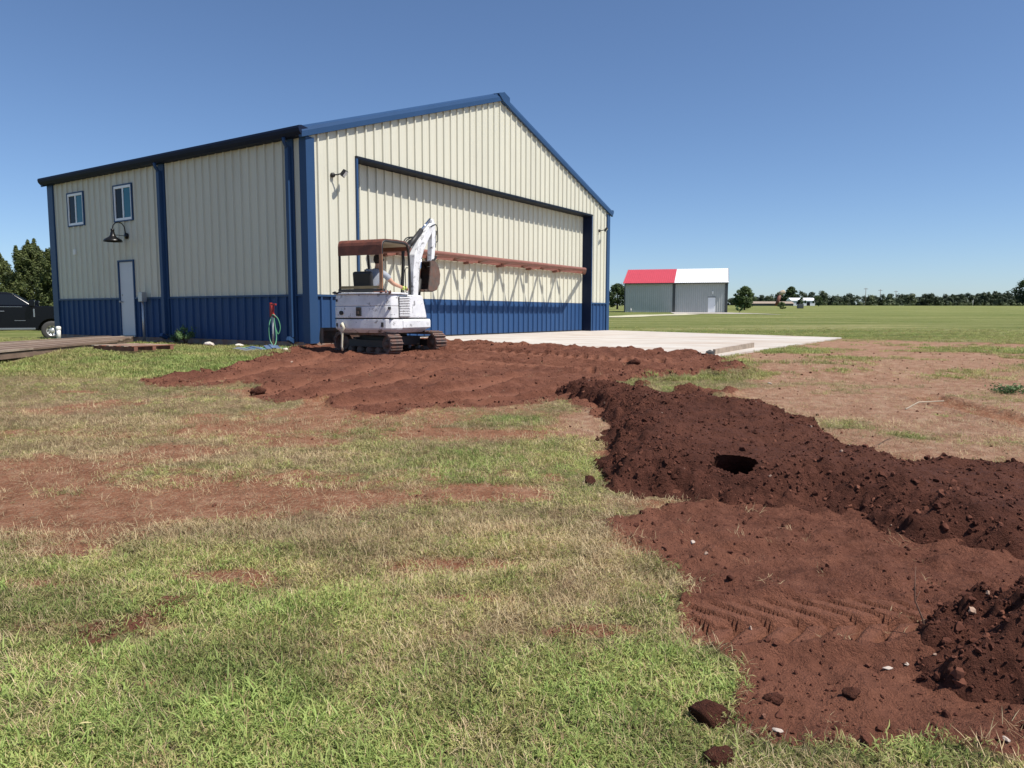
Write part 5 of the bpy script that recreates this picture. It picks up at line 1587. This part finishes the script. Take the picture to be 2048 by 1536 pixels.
# ------------------------------------------------------------------ foliage
def leaf_quads(C, N, size, rng, tone):
    """quads at centres C with normals N; returns verts, faces, tone per vertex"""
    n = len(C)
    N = N + rng.normal(0, .45, N.shape); N /= np.linalg.norm(N, axis=1, keepdims=True) + 1e-9
    R = rng.normal(0, 1, N.shape); T = np.cross(N, R); T /= np.linalg.norm(T, axis=1, keepdims=True) + 1e-9
    B = np.cross(N, T)
    s = (size * rng.uniform(.6, 1.4, n))[:, None]
    a = s * rng.uniform(.35, .6, n)[:, None]
    V = np.stack([C - T * s, C + B * a, C + T * s, C - B * a], 1).reshape(-1, 3)
    F = np.arange(4 * n).reshape(-1, 4)
    return V, F, np.repeat(np.clip(tone, 0, 1), 4)
def crown_from_clumps(cl, n_per, size, rng, flat=.8):
    """cl: list of (centre, radius, tone)"""
    Cs, Ns, Ts = [], [], []
    for c_, r_, t_ in cl:
        n = max(6, int(n_per * (.6 + .8 * rng.random())))
        d = rng.normal(0, 1, (n, 3)); d /= np.linalg.norm(d, axis=1, keepdims=True)
        rr = r_ * rng.uniform(.45, 1.05, n)[:, None]
        d2 = d * np.array([1, 1, flat])
        Cs.append(np.array(c_) + d2 * rr); Ns.append(d + np.array([0, 0, .35])); Ts.append(t_ + rng.normal(0, .17, n))
    return leaf_quads(np.concatenate(Cs), np.concatenate(Ns), size, rng, np.concatenate(Ts))
def trunk_mb(h, r, limbs, rng, lean=.05):
    mb = MB(); pts = [(lean * h * t * rng.uniform(-1, 1) * .4, lean * h * t * rng.uniform(-1, 1) * .4, h * t) for t in (0, .25, .5, .75, 1)]
    pts[0] = (0, 0, -.2)
    mb.tube(pts, [r * 1.25, r, r * .8, r * .55, r * .25], 9)
    for k in range(limbs):
        t = rng.uniform(.3, .9); a = rng.uniform(0, 6.28); L = h * rng.uniform(.25, .45) * (1.1 - t * .5)
        p = Vector((0, 0, h * t)); q = p + Vector((math.cos(a) * L, math.sin(a) * L, L * .6))
        mb.tube([p, (p + q) / 2 + Vector((0, 0, -.05 * L)), q], [r * .45, r * .3, r * .12], 6)
    return mb
def broad_tree(x, y, h, w, seed, lab, cat='tree', base=.2, mat_='tree_leaf', group=None, nclump=120, n_per=44, size=.17, tone=.45, name='tree'):
    rng = np.random.default_rng(seed)
    z = gz(x, y)
    t = empty(name, (x, y, z), rng.uniform(0, 6), lab, cat, group)
    trunk_mb(h * .8, h * .035, 9, rng).build('trunk', 'bark', t)
    cl = []
    for k in range(nclump):
        a = rng.uniform(0, 6.283); v = rng.uniform(0, 1)
        zz = base * h + (1 - base) * h * v
        prof = math.sin(math.pi * min(1, .18 + .80 * v)) ** .7
        r_ = w / 2 * prof * rng.uniform(.45, 1.0) ** .6 * (1 + .18 * math.sin(3 * a + seed))
        cr = w * rng.uniform(.09, .17)
        cl.append(((math.cos(a) * max(r_ - cr * .4, 0), math.sin(a) * max(r_ - cr * .4, 0), min(zz, h - cr * .5)), cr, tone + rng.normal(0, .14)))
    V, F, T = crown_from_clumps(cl, n_per, size, rng)
    o_ = obj('crown', arr_mesh('crown', V, F, False, {'tone': ('FLOAT', 'POINT', T)}), mat_, t)
    return t
def cedar(x, y, h, w, seed, lab, lean=0.0):
    rng = np.random.default_rng(seed); z = gz(x, y)
    t = empty('cedar_tree', (x, y, z), rng.uniform(0, 6), lab, 'tree', 'cedars in the row at the left')
    trunk_mb(h * .9, h * .022, 0, rng, .02).build('trunk', 'bark', t)
    cl = []
    for k in range(330):
        v = rng.uniform(0, 1) ** .95; zz = .03 * h + .93 * h * v
        rmax = w / 2 * (1 - v ** 1.9) ** .9 * (.88 + .25 * math.sin(7 * v + seed)) + .05
        a = rng.uniform(0, 6.283); r_ = rmax * rng.uniform(.55, 1.05)
        cl.append(((math.cos(a) * r_, math.sin(a) * r_, zz + .25 * r_), .15 + .20 * (1 - v) * rng.uniform(.7, 1.3), .45 + rng.normal(0, .2)))
    for q in range(5):      # upright leaders that break the outline
        a = rng.uniform(0, 6.283); ro = w * (.0 if q == 0 else rng.uniform(.10, .30)); top = h * (1.03 if q == 0 else rng.uniform(.84, .98))
        for k in range(9):
            cl.append(((math.cos(a) * ro + rng.normal(0, .03), math.sin(a) * ro + rng.normal(0, .03), top - .09 * h * (1 - k / 8) * 1.6), .20 * (1 - k / 9) + .05, .5))
    V, F, T = crown_from_clumps(cl, 46, .085, rng, 1.45)
    obj('crown', arr_mesh('crown', V, F, False, {'tone': ('FLOAT', 'POINT', T)}), 'cedar_leaf', t)
    return t
CED = [(-34.9, 49.5, 5.3, 4.4, 'leftmost cedar, cut by the picture edge above the truck'), (-33.3, 47.0, 5.45, 4.2, 'tall cedar with twin tips above the truck cab'), (-32.6, 50.5, 5.8, 4.2, 'narrow cedar in the middle of the row behind the truck'),
       (-30.7, 47.0, 5.4, 4.0, 'cedar with a sharp tip above the truck hood'), (-30.4, 49.8, 5.9, 4.0, 'tallest pointed cedar nearest the hangar corner'), (-28.4, 46.4, 5.2, 3.9, 'cedar half hidden by the blue hangar corner')]
for i, (a, b_, h_, w_, lab) in enumerate(CED):
    cedar(a, b_, h_, w_, 500 + i, lab)
broad_tree(22.6, 158, 5.4, 5.0, 601, 'dark round tree between the hangar and the grey building', base=.14, tone=.22, size=.2, group='single trees near the grey building')
broad_tree(47.4, 150, 4.7, 4.2, 602, 'green round tree just right of the grey building', base=.12, tone=.55, size=.19, group='single trees near the grey building')
broad_tree(62.3, 170, 1.6, 2.2, 603, 'low round shrub alone in the mown field right of the grey building', 'shrub', base=.0, tone=.55, size=.14, name='shrub', nclump=26)
broad_tree(151.5, 400, 10, 7.5, 604, 'dark pointed tree left of the far white building', base=.05, tone=.25, size=.5, name='tree')
broad_tree(286, 405, 16, 17, 605, 'large dark tree at the right edge of the far wood', base=.03, tone=.22, size=.6, nclump=90)
broad_tree(120, 305, 3.6, 3.4, 606, 'small tree before the far white building, left one', base=.15, tone=.35, size=.25, nclump=30)
broad_tree(125, 300, 4.2, 4.0, 607, 'small tree before the far white building, right one', base=.15, tone=.3, size=.25, nclump=30)
# far wood: one mass
rng = np.random.default_rng(77)
cl = []
xw = 128.0
while xw < 420:
    yy_ = rng.uniform(395, 440); w_ = rng.uniform(6, 11); h_ = rng.uniform(3.6, 7.4) * (1 + .15 * math.sin(xw * .05))
    if xw < 150: h_ *= .8
    zb_ = gz(xw, yy_); t0 = rng.choice([.2, .25, .3, .4, .6], p=[.3, .25, .2, .15, .1])
    pointy = rng.random() < .35
    for k in range(30):
        v = rng.random() ** 1.15; r_ = w_ / 2 * ((1 - v) ** .8 if pointy else math.sin(math.pi * min(1, .25 + .72 * v)) ** .6) * rng.uniform(.3, 1)
        a = rng.uniform(0, 6.283)
        cl.append(((xw + math.cos(a) * r_, yy_ + math.sin(a) * r_, zb_ - .2 + h_ * v), rng.uniform(.8, 1.5), t0 + rng.normal(0, .1)))
    xw += rng.uniform(1.1, 2.3)
for k in range(60):    # pale scrub along its foot
    xw = rng.uniform(150, 400); yy_ = rng.uniform(385, 395); cl.append(((xw, yy_, gz(xw, yy_) + .8), rng.uniform(.8, 1.6), .75 + rng.normal(0, .1)))
for k in range(70):    # left of the white building, lower and farther
    xw = rng.uniform(120, 160); yy_ = rng.uniform(430, 470); cl.append(((xw, yy_, gz(xw, yy_) + rng.uniform(.5, 4.0)), rng.uniform(.8, 1.5), .25 + rng.normal(0, .1)))
V, F, T = crown_from_clumps(cl, 26, .55, rng, .9)
o = obj('distant_woods', arr_mesh('distant_woods', V, F, False, {'tone': ('FLOAT', 'POINT', T)}), 'wood_leaf'); tag(o, 'dark line of far woods along the edge of the field', 'woods', kind='stuff')
# far white buildings
def far_house(px0, px1, Y, h, rise, lab, m_='door_white'):
    x0, x1 = (px0 - 1024) / FPX * Y, (px1 - 1024) / FPX * Y; z = gz((x0 + x1) / 2, Y) - .3
    b_ = empty('far_building', (x0, Y, z), 0, lab, 'building')
    W_ = x1 - x0
    MB().box(0, W_, 0, 7, 0, h).build('wall', m_, b_)
    MB().prism([(-.4, h), (3.5, h + rise), (7.4, h)], (-.4, 0, 0), (0, 1, 0), (0, 0, 1), (W_ + .8, 0, 0)).build('roof', 'white_vinyl', b_)
    for k in range(2):
        MB().box(W_ * (.2 + .45 * k), W_ * (.2 + .45 * k) + 1.6, -.05, .02, .3 if k else .9, 2.2).build('window', 'glass_dark', b_)
far_house(1580, 1626, 372, 2.9, 1.4, 'low white building between small trees left of the far wood')
# leaning chute with pale hood and the long low dark shed under it
Y = 330.0
def fx(p): return (p - 1024) / FPX * Y
def fz(p): return EYE + (628 - p) / FPX * Y
ch = empty('leaning_chute', (fx(1550), Y, gz(fx(1550), Y)), 0, 'leaning rust brown chute with a pale hooded top beyond the field', 'chute')
g0 = gz(fx(1550), Y)
MB().tube([(fx(1549) - fx(1550), 0, fz(612) - g0), (fx(1556) - fx(1550), 0, fz(590) - g0)], [.75, .75], 10).build('pipe', 'rust_brown', ch)
MB().lathe([(.001, -1.1), (.8, -1.0), (1.0, -.2), (1.05, .7), (.9, 1.3), (.5, 1.6), (.001, 1.7)], (fx(1559) - fx(1550), 0, fz(585.5) - g0), (.9, 0, .35), 14).build('hood', 'pale_wood', ch)
sh = empty('low_shed', (fx(1500), Y + 4, gz(fx(1500), Y + 4) - .2), 0, 'long low dark shed roof at the far left of the woods', 'shed')
W_ = fx(1590) - fx(1500)
MB().box(0, W_, 0, 6, 0, 1.3).build('wall', 'grey_trim', sh)
MB().prism([(-.4, 1.3), (3, 2.3), (6.4, 1.3)], (-.4, 0, 0), (0, 1, 0), (0, 0, 1), (W_ + .8, 0, 0)).build('roof', 'grey_wood', sh)
# utility poles and a white marker
for px_, h_, Y, lab in ((1726, 9.5, 395, 'leftmost utility pole before the far wood'), (1755, 9.0, 410, 'second utility pole from the left at the far wood'), (1786, 8.6, 425, 'rightmost utility pole at the far wood')):
    x = (px_ - 1024) / FPX * Y
    p_ = empty('utility_pole', (x, Y, gz(x, Y)), 0, lab, 'utility pole', 'utility poles along the far wood')
    MB().cyl((0, 0, -.3), (0, 0, h_), .17, .12, 8).build('pole', 'pole_wood', p_)
    MB().box(-1.1, 1.1, -.06, .06, h_ - .7, h_ - .5).build('crossarm', 'pole_wood', p_)
x = (1940 - 1024) / FPX * 300
o = MB().cyl((0, 0, -.2), (0, 0, 2.6), .06, .05, 8).build('marker_post', 'pvc_white'); o.location = (x, 300, gz(x, 300)); tag(o, 'thin white marker post before the far wood', 'post')
x = (1597 - 1024) / FPX * 190
mb = MB(); mb.box(-.7, .7, -.5, .5, 0, .9); mb.box(-.55, .55, -.4, .4, .9, 1.15)
o = mb.build('utility_box', 'grey_trim', None, .05, 2); o.location = (x, 190, gz(x, 190)); tag(o, 'small dark box standing alone in the far field', 'box')
# low plants by the walls
def bush(name, x, y, h, w, seed, lab, n=260, size=.03, tone=.5):
    rng = np.random.default_rng(seed); z = gz(x, y)
    t = empty(name, (x, y, z), 0, lab, 'bush')
    mb = MB(); tips = []
    for k in range(12):
        a = rng.uniform(0, 6.283); l = rng.uniform(.4, 1) * w / 2; tip = Vector((math.cos(a) * l, math.sin(a) * l, h * rng.uniform(.5, 1.0)))
        mb.tube([(0, 0, -.03), tuple(tip * .5 + Vector((0, 0, .05))), tuple(tip)], [.008, .006, .003], 5); tips.append(tip)
    mb.build('stem', 'bark', t)
    cl = [(tuple(tp * rng.uniform(.55, 1.0)), rng.uniform(.06, .14), tone + rng.normal(0, .15)) for tp in tips for _ in range(3)]
    V, F, T = crown_from_clumps(cl, n / 20, size, rng)
    obj('foliage', arr_mesh('foliage', V, F, False, {'tone': ('FLOAT', 'POINT', T)}), 'bush_leaf', t)
x, y, z = wall_ground(-.50, 4.05)
bush('leafy_bush', x, y, .50, .62, 801, 'leafy green bush growing against the dark blue wainscot', 460, .028, .7)
x, y = on_ground(352, 687)
bush('leafy_bush', x, y, .28, .3, 802, 'small pale weed just left of the leafy bush', 160, .025)
x, y = on_ground(2018, 785); bush('leafy_bush', x, y, .10, .5, 803, 'low green weed clump on the bare ground at the right edge', 240, .02, .75)
x, y = on_ground(1476, 628); x, y = 33.6, 108.5
bush('leafy_bush', x, y, 1.1, 1.3, 805, 'dark weedy clump at the right corner of the grey building', 200, .12, .25)
# ------------------------------------------------------------------ scattered ground cover
def tuft_mesh(name, nb, lmin, lmax, wid, spread, lean, seed, m_, droop=.5):
    """a tuft of curved tapering blades"""
    r = np.random.default_rng(seed); V, F = [], []
    for k in range(nb):
        a = r.uniform(0, 6.283); d = spread * math.sqrt(r.random())
        bx, by = d * math.cos(a), d * math.sin(a)
        L = r.uniform(lmin, lmax); ln = lean * r.uniform(.4, 1.4); az = r.uniform(0, 6.283)
        dx, dy = math.cos(az), math.sin(az); sx, sy = -dy * wid / 2, dx * wid / 2
        p0 = np.array([bx, by, -.006]); p1 = p0 + np.array([dx * L * .5 * math.sin(ln), dy * L * .5 * math.sin(ln), L * .5 * math.cos(ln) + .004])
        l2 = ln + droop * r.uniform(.3, 1.3); p2 = p1 + np.array([dx * L * .5 * math.sin(l2), dy * L * .5 * math.sin(l2), max(L * .5 * math.cos(l2), -p1[2] * .8)])
        b = len(V); s = np.array([sx, sy, 0])
        V += [p0 - s * .8, p0 + s * .8, p1 - s, p1 + s, p2]
        F += [(b, b + 1, b + 3), (b, b + 3, b + 2), (b + 2, b + 3, b + 4)]
    me = arr_mesh(name, np.array(V), np.array(F), False)
    me.materials.append(MAT[m_])
    return me
def scatter(name, P, scl, rot, variants, attrs, lab, cat, seed=1):
    """one object: points that carry instances of the variant meshes"""
    n = len(P)
    me = bpy.data.meshes.new(name)
    me.vertices.add(n); me.vertices.foreach_set('co', np.asarray(P, np.float32).ravel())
    for an, typ, data in [('scl', 'FLOAT', scl), ('rotv', 'FLOAT_VECTOR', rot), ('vidx', 'INT', np.random.default_rng(seed).integers(0, len(variants), n))] + [(k, 'FLOAT', v) for k, v in attrs.items()]:
        a = me.attributes.new(an, typ, 'POINT')
        a.data.foreach_set('vector' if typ == 'FLOAT_VECTOR' else 'value', np.asarray(data, np.int32 if typ == 'INT' else np.float32).ravel())
    o_ = obj(name, me)
    ng = bpy.data.node_groups.new(name + '_nodes', 'GeometryNodeTree')
    ng.interface.new_socket('Geometry', in_out='INPUT', socket_type='NodeSocketGeometry')
    ng.interface.new_socket('Geometry', in_out='OUTPUT', socket_type='NodeSocketGeometry')
    gi = ng.nodes.new('NodeGroupInput'); go = ng.nodes.new('NodeGroupOutput')
    iop = ng.nodes.new('GeometryNodeInstanceOnPoints'); jn = ng.nodes.new('GeometryNodeGeometryToInstance')
    for vm in variants:
        src = bpy.data.objects.new(vm.name, vm)          # source only, not linked to the scene
        oi = ng.nodes.new('GeometryNodeObjectInfo'); oi.inputs['Object'].default_value = src
        ng.links.new(oi.outputs['Geometry'], jn.inputs[0])
    def na(nm, typ):
        q = ng.nodes.new('GeometryNodeInputNamedAttribute'); q.data_type = typ; q.inputs['Name'].default_value = nm; return q.outputs[0]
    ng.links.new(gi.outputs[0], iop.inputs['Points']); ng.links.new(jn.outputs[0], iop.inputs['Instance'])
    iop.inputs['Pick Instance'].default_value = True
    ng.links.new(na('vidx', 'INT'), iop.inputs['Instance Index'])
    e2r = ng.nodes.new('FunctionNodeEulerToRotation'); ng.links.new(na('rotv', 'FLOAT_VECTOR'), e2r.inputs[0]); ng.links.new(e2r.outputs[0], iop.inputs['Rotation'])
    ng.links.new(na('scl', 'FLOAT'), iop.inputs['Scale'])
    ng.links.new(iop.outputs[0], go.inputs[0])
    md = o_.modifiers.new('scatter', 'NODES'); md.node_group = ng
    tag(o_, lab, cat, kind='stuff')
    return o_
def cand(n, y0, y1, slope=1.02, x0=-99, x1=99, power=1.0, seed=1):
    """random ground points in the strip the place shows, with room to each side"""
    r = np.random.default_rng(seed)
    y = y0 + (y1 - y0) * r.random(n * 3) ** power
    x = r.uniform(-1, 1, n * 3) * (slope * y1 + 1.2)
    k = (np.abs(x) < slope * y + 1.2) & (x > x0) & (x < x1)
    return x[k][:n], y[k][:n]
DECKP = np.array(ZOUT)
def clear_of(x, y):
    u, n = to_un(x, y)
    ok = (rect_d(u, n, -.02, HW, -HL, 0) > .05) & (rect_d(u, n, 2.0, 15.47, -.2, 8.74) > 0.02)
    ok &= sdist_near(x, y, DECKP) < -.02
    for cx, cy, cr in CLEAR:
        ok &= (x - cx) ** 2 + (y - cy) ** 2 > cr * cr
    return ok
def grass_pts(zones, thin, seed):
    X, Y = [], []
    for i, (n, y0, y1) in enumerate(zones):
        a, b = cand(n, y0, y1, seed=seed + i); X.append(a); Y.append(b)
    x, y = np.concatenate(X), np.concatenate(Y)
    soil, bare, dens, tone = cover(x, y)
    r = np.random.default_rng(seed + 90)
    keep = (r.random(len(x)) < thin(dens, bare, soil, tone)) & clear_of(x, y) & (sdist_near(x, y, MOUND1) < -.03) & (sdist_near(x, y, MOUND2) < -.03)
    x, y = x[keep], y[keep]
    z = ground_h(x, y, soil[keep])
    return np.stack([x, y, z], -1), tone[keep], bare[keep], r
def gval(P, r, lo=.62, hi=1.12):
    v = fbm(P[:, 0] * .7, P[:, 1], .55, 3, 171) * .55 + fbm(P[:, 0], P[:, 1], .18, 2, 173) * .45
    return np.clip(lo + (hi - lo) * sstep(.28, .72, v) + r.normal(0, .10, len(P)), .4, 1.25)
def sun_lean(r, n, amt=.25):
    return np.stack([r.normal(0, 1, n) * amt, r.normal(0, 1, n) * amt, r.uniform(0, 6.283, n)], -1)
turf = [tuft_mesh('turf_%d' % k, 24, .014, .042, .0030, .05, 1.0, 900 + k, 'blade', .7) for k in range(4)]
crab = [tuft_mesh('crab_%d' % k, 9, .06, .12, .0065, .03, .95, 920 + k, 'blade', .75) for k in range(3)]
strw = [tuft_mesh('straw_%d' % k, 13, .035, .085, .0022, .06, 1.35, 940 + k, 'straw', .25) for k in range(4)]
far_t = [tuft_mesh('farturf_%d' % k, 26, .05, .10, .009, .11, .7, 960 + k, 'blade', .6) for k in range(3)]
P, tone, bare, r = grass_pts([(52000, 1.5, 4.2), (60000, 3.8, 7.5), (60000, 7.0, 12)], lambda d, b, s, t: d * (.30 + .60 * t), 1000)
scatter('grass', P, r.uniform(.55, 1.25, len(P)) * (.45 + 1.05 * fbm(P[:, 0], P[:, 1], .45, 3, 131)) * (.85 + .3 * tone), sun_lean(r, len(P), .22 + .35 * (1 - tone))  , turf, {'tone': np.clip(tone + r.normal(0, .24, len(P)), 0, 1), 'val': gval(P, r)}, 'short green and browning turf grass covering the near ground', 'grass')
P, tone, bare, r = grass_pts([(6000, 1.5, 3.6), (2500, 3.4, 6.5)], lambda d, b, s, t: (d > .55) * sstep(.62, .95, t) * .75, 1100)
scatter('coarse_grass', P, r.uniform(.45, .95, len(P)), sun_lean(r, len(P), .15), crab, {'tone': np.clip(.72 + .28 * tone + r.normal(0, .1, len(P)), 0, 1), 'val': gval(P, r, .75, 1.1)}, 'broad bladed bright green grass clumps in the near turf', 'grass')
P, tone, bare, r = grass_pts([(36000, 1.5, 4.5), (42000, 4, 8), (40000, 7.5, 14)], lambda d, b, s, t: np.clip(.95 - .60 * t, .2, 1) * np.clip(1.05 - .92 * b, .10, 1) * np.clip(1 - 1.02 * s, .006, 1), 1200)
scatter('dry_grass', P, r.uniform(.6, 1.15, len(P)), sun_lean(r, len(P), .12), strw, {'tone': np.clip(r.normal(.5, .25, len(P)), 0, 1), 'val': gval(P, r, .7, 1.1)}, 'dead straw coloured grass matted over the ground', 'grass')
P, tone, bare, r = grass_pts([(46000, 11, 19), (30000, 18, 34)], lambda d, b, s, t: d, 1300)
kp = r.random(len(P)) < 1 - sstep(22, 34, P[:, 1]); P, tone, bare = P[kp], tone[kp], bare[kp]
sc_ = r.uniform(.45, .95, len(P)) * np.where(P[:, 1] > 20, .9, 1)
scatter('lawn_grass', P, sc_, sun_lean(r, len(P), .15), far_t, {'tone': np.clip(np.where(P[:, 1] > 19, .58, tone + .05) + r.normal(0, .16, len(P)), 0, 1), 'val': gval(P, r, .7, 1.0)}, 'mown grass between the yard and the far field', 'grass')
# crumbs of soil on the mounds and on the dug ground
def crumb_mat():
    m_, nt, b = new_mat('crumb')
    at = nt.nodes.new('ShaderNodeAttribute'); at.attribute_name = 'tone'; at.attribute_type = 'INSTANCER'
    c = ramp(nt, at.outputs['Fac'], [(0, (.050, .019, .013)), (.55, (.100, .039, .026)), (.92, (.19, .080, .051)), (1, (.36, .25, .19))])
    nt.links.new(c, b.inputs['Base Color']); b.inputs['Roughness'].default_value = .95; b.inputs['Specular IOR Level'].default_value = .1
crumb_mat()
crumbs = []
for k in range(5):
    me_ = rock_mesh('crumb_%d' % k, 700 + k, 2, (1, .9, .72), .5, (.38, .8)); me_.materials.append(MAT['crumb']); crumbs.append(me_)
r = np.random.default_rng(5)
PX, SC = [], []
for (X, Y, Z, d), n, big in ((pts1, 15000, .85), (pts2, 6500, .8)):
    w = np.clip(1.25 - d / .8, .22, 1) * (d > -.06); w = w / w.sum()
    i = r.choice(len(X), n, p=w)
    PX.append(np.stack([X[i] + r.normal(0, .006, n), Y[i] + r.normal(0, .006, n), Z[i]], -1)); SC.append(big * np.clip(r.lognormal(-4.75, .58, n), .004, .040))
x, y = cand(200000, 1.8, 16.5, seed=44, power=1.5)
soil, bare, dens, tone = cover(x, y)
edge = np.exp(-((sdist_near(x, y, SOIL1) - .1) / .25) ** 2) + .6 * np.exp(-((sdist_near(x, y, SOIL2)) / .2) ** 2)
k = (r.random(len(x)) < soil * (np.where(y > 8, .08, .30) + .55 * np.clip(edge, 0, 1)) + .02 * (bare > .5)) & clear_of(x, y) & (sdist_near(x, y, MOUND1) < 0) & (sdist_near(x, y, MOUND2) < 0)
al_, ac_, L_ = band(x, y, *TYRE); k &= ~((np.abs(ac_) < .2) & (al_ > 0) & (al_ < L_) & (r.random(len(x)) < .8))
x, y = x[k], y[k]; z = ground_h(x, y, soil[k])
PX.append(np.stack([x, y, z], -1)); SC.append(np.clip(r.lognormal(-5.25, .6, len(x)), .0025, .024) * (1 + .08 * np.clip(y - 5, 0, 10)))
P = np.concatenate(PX); S = np.concatenate(SC); P[:, 2] += S * .15
kk = np.hypot((P[:, 0] - HOLE[0]) / .19, (P[:, 1] - HOLE[1]) / .16) > 1; P, S = P[kk], S[kk]
tn = np.clip(r.beta(2, 3.2, len(P)), 0, .93); tn[r.random(len(P)) < .004] = 1.0
scatter('soil_crumbs', P, S, r.uniform(0, 6.283, (len(P), 3)), crumbs, {'tone': tn}, 'loose crumbs and small clods of red soil strewn over the dug ground', 'soil')
# single clods, pale stones and twig that stand out
def clod(px_, py_, s, seed, lab, m_='soil_mat', sq=(1.2, .9, .7), name='soil_clod', cat='clod', grp='single clods of red soil', lift=.35):
    x, y = on_ground(px_, py_)
    z = float(ground_h(np.array([x]), np.array([y]))[0])
    me_ = rock_mesh(name, seed, 3, sq, .35)
    for p in me_.polygons: p.use_smooth = True
    o_ = obj(name, me_, m_)
    o_.location = (x, y, z + s * lift); o_.scale = (s, s, s); o_.rotation_euler = (.1, .1, seed * .7)
    tag(o_, lab, cat, grp)
clod(1418, 1440, .070, 31, 'large dark clod of soil lying in the grass at the bottom')
clod(1436, 1523, .045, 32, 'flat reddish clod cut by the bottom edge of the picture')
clod(742, 1388, .020, 33, 'tiny red clod in the green grass at the bottom middle', sq=(1.3, .9, .5))
clod(1180, 968, .060, 34, 'dark clod in the grass just left of the long mound')
clod(1228, 955, .085, 35, 'dark clod at the left foot of the long mound')
clod(1545, 1415, .032, 36, 'small clod on the pressed soil, leftmost of the two at the bottom')
clod(1703, 1402, .036, 37, 'small clod on the pressed soil, right one of the two at the bottom')
clod(518, 790, .12, 38, 'dark clod at the left tip of the graded soil')
clod(1268, 735, .13, 39, 'dark clod on the cleat marks before the apron')
clod(1906, 1228, .024, 40, 'orange crumb beside the small mound at the right', 'rust_light')
for i, (a, b_, s, lab) in enumerate([(1385, 1085, .028, 'white pebble on the wet soil left of the long mound foot'), (1540, 770, .05, 'white scrap on the bare ground behind the long mound'), (1555, 1478, .020, 'white chip beside the dark soil at the bottom'), (1775, 1340, .022, 'white chip in the pressed soil near the twig'), (1812, 1332, .018, 'small white chip right of another near the twig'), (2010, 1500, .02, 'white chip in the bottom right corner')]):
    clod(a, b_, s * .7, 60 + i, lab, 'pale_chip', (1.5, .8, .45), 'pale_chip', 'pebble', 'white chips in the soil', .2)
x, y = on_ground(1852, 1282)
z = float(ground_h(np.array([x]), np.array([y]))[0])
tw = MB().tube([(x, y, z - .03), (x - .012, y + .01, z + .07), (x - .045, y + .02, z + .15), (x - .05, y + .02, z + .21), (x - .045, y + .03, z + .30)], [.004, .0035, .003, .0022, .001], 6)
tw.tube([(x - .045, y + .02, z + .15), (x - .02, y + .03, z + .19)], [.002, .001], 5)
o = tw.build('twig', 'twig'); tag(o, 'thin bare twig standing upright in the pressed soil', 'twig')
A = on_ground(1905, 940); B = on_ground(1985, 920)
o = MB().tube([(A[0], A[1] + .75, gz(*A) + .40), ((A[0] + B[0]) / 2, B[1] + .70, gz(*A) + .43), (B[0], B[1] + .75, gz(*B) + .42)], .006, 6).build('stick', 'pale_wood'); tag(o, 'pale stick lying on the long mound near the right edge', 'stick')
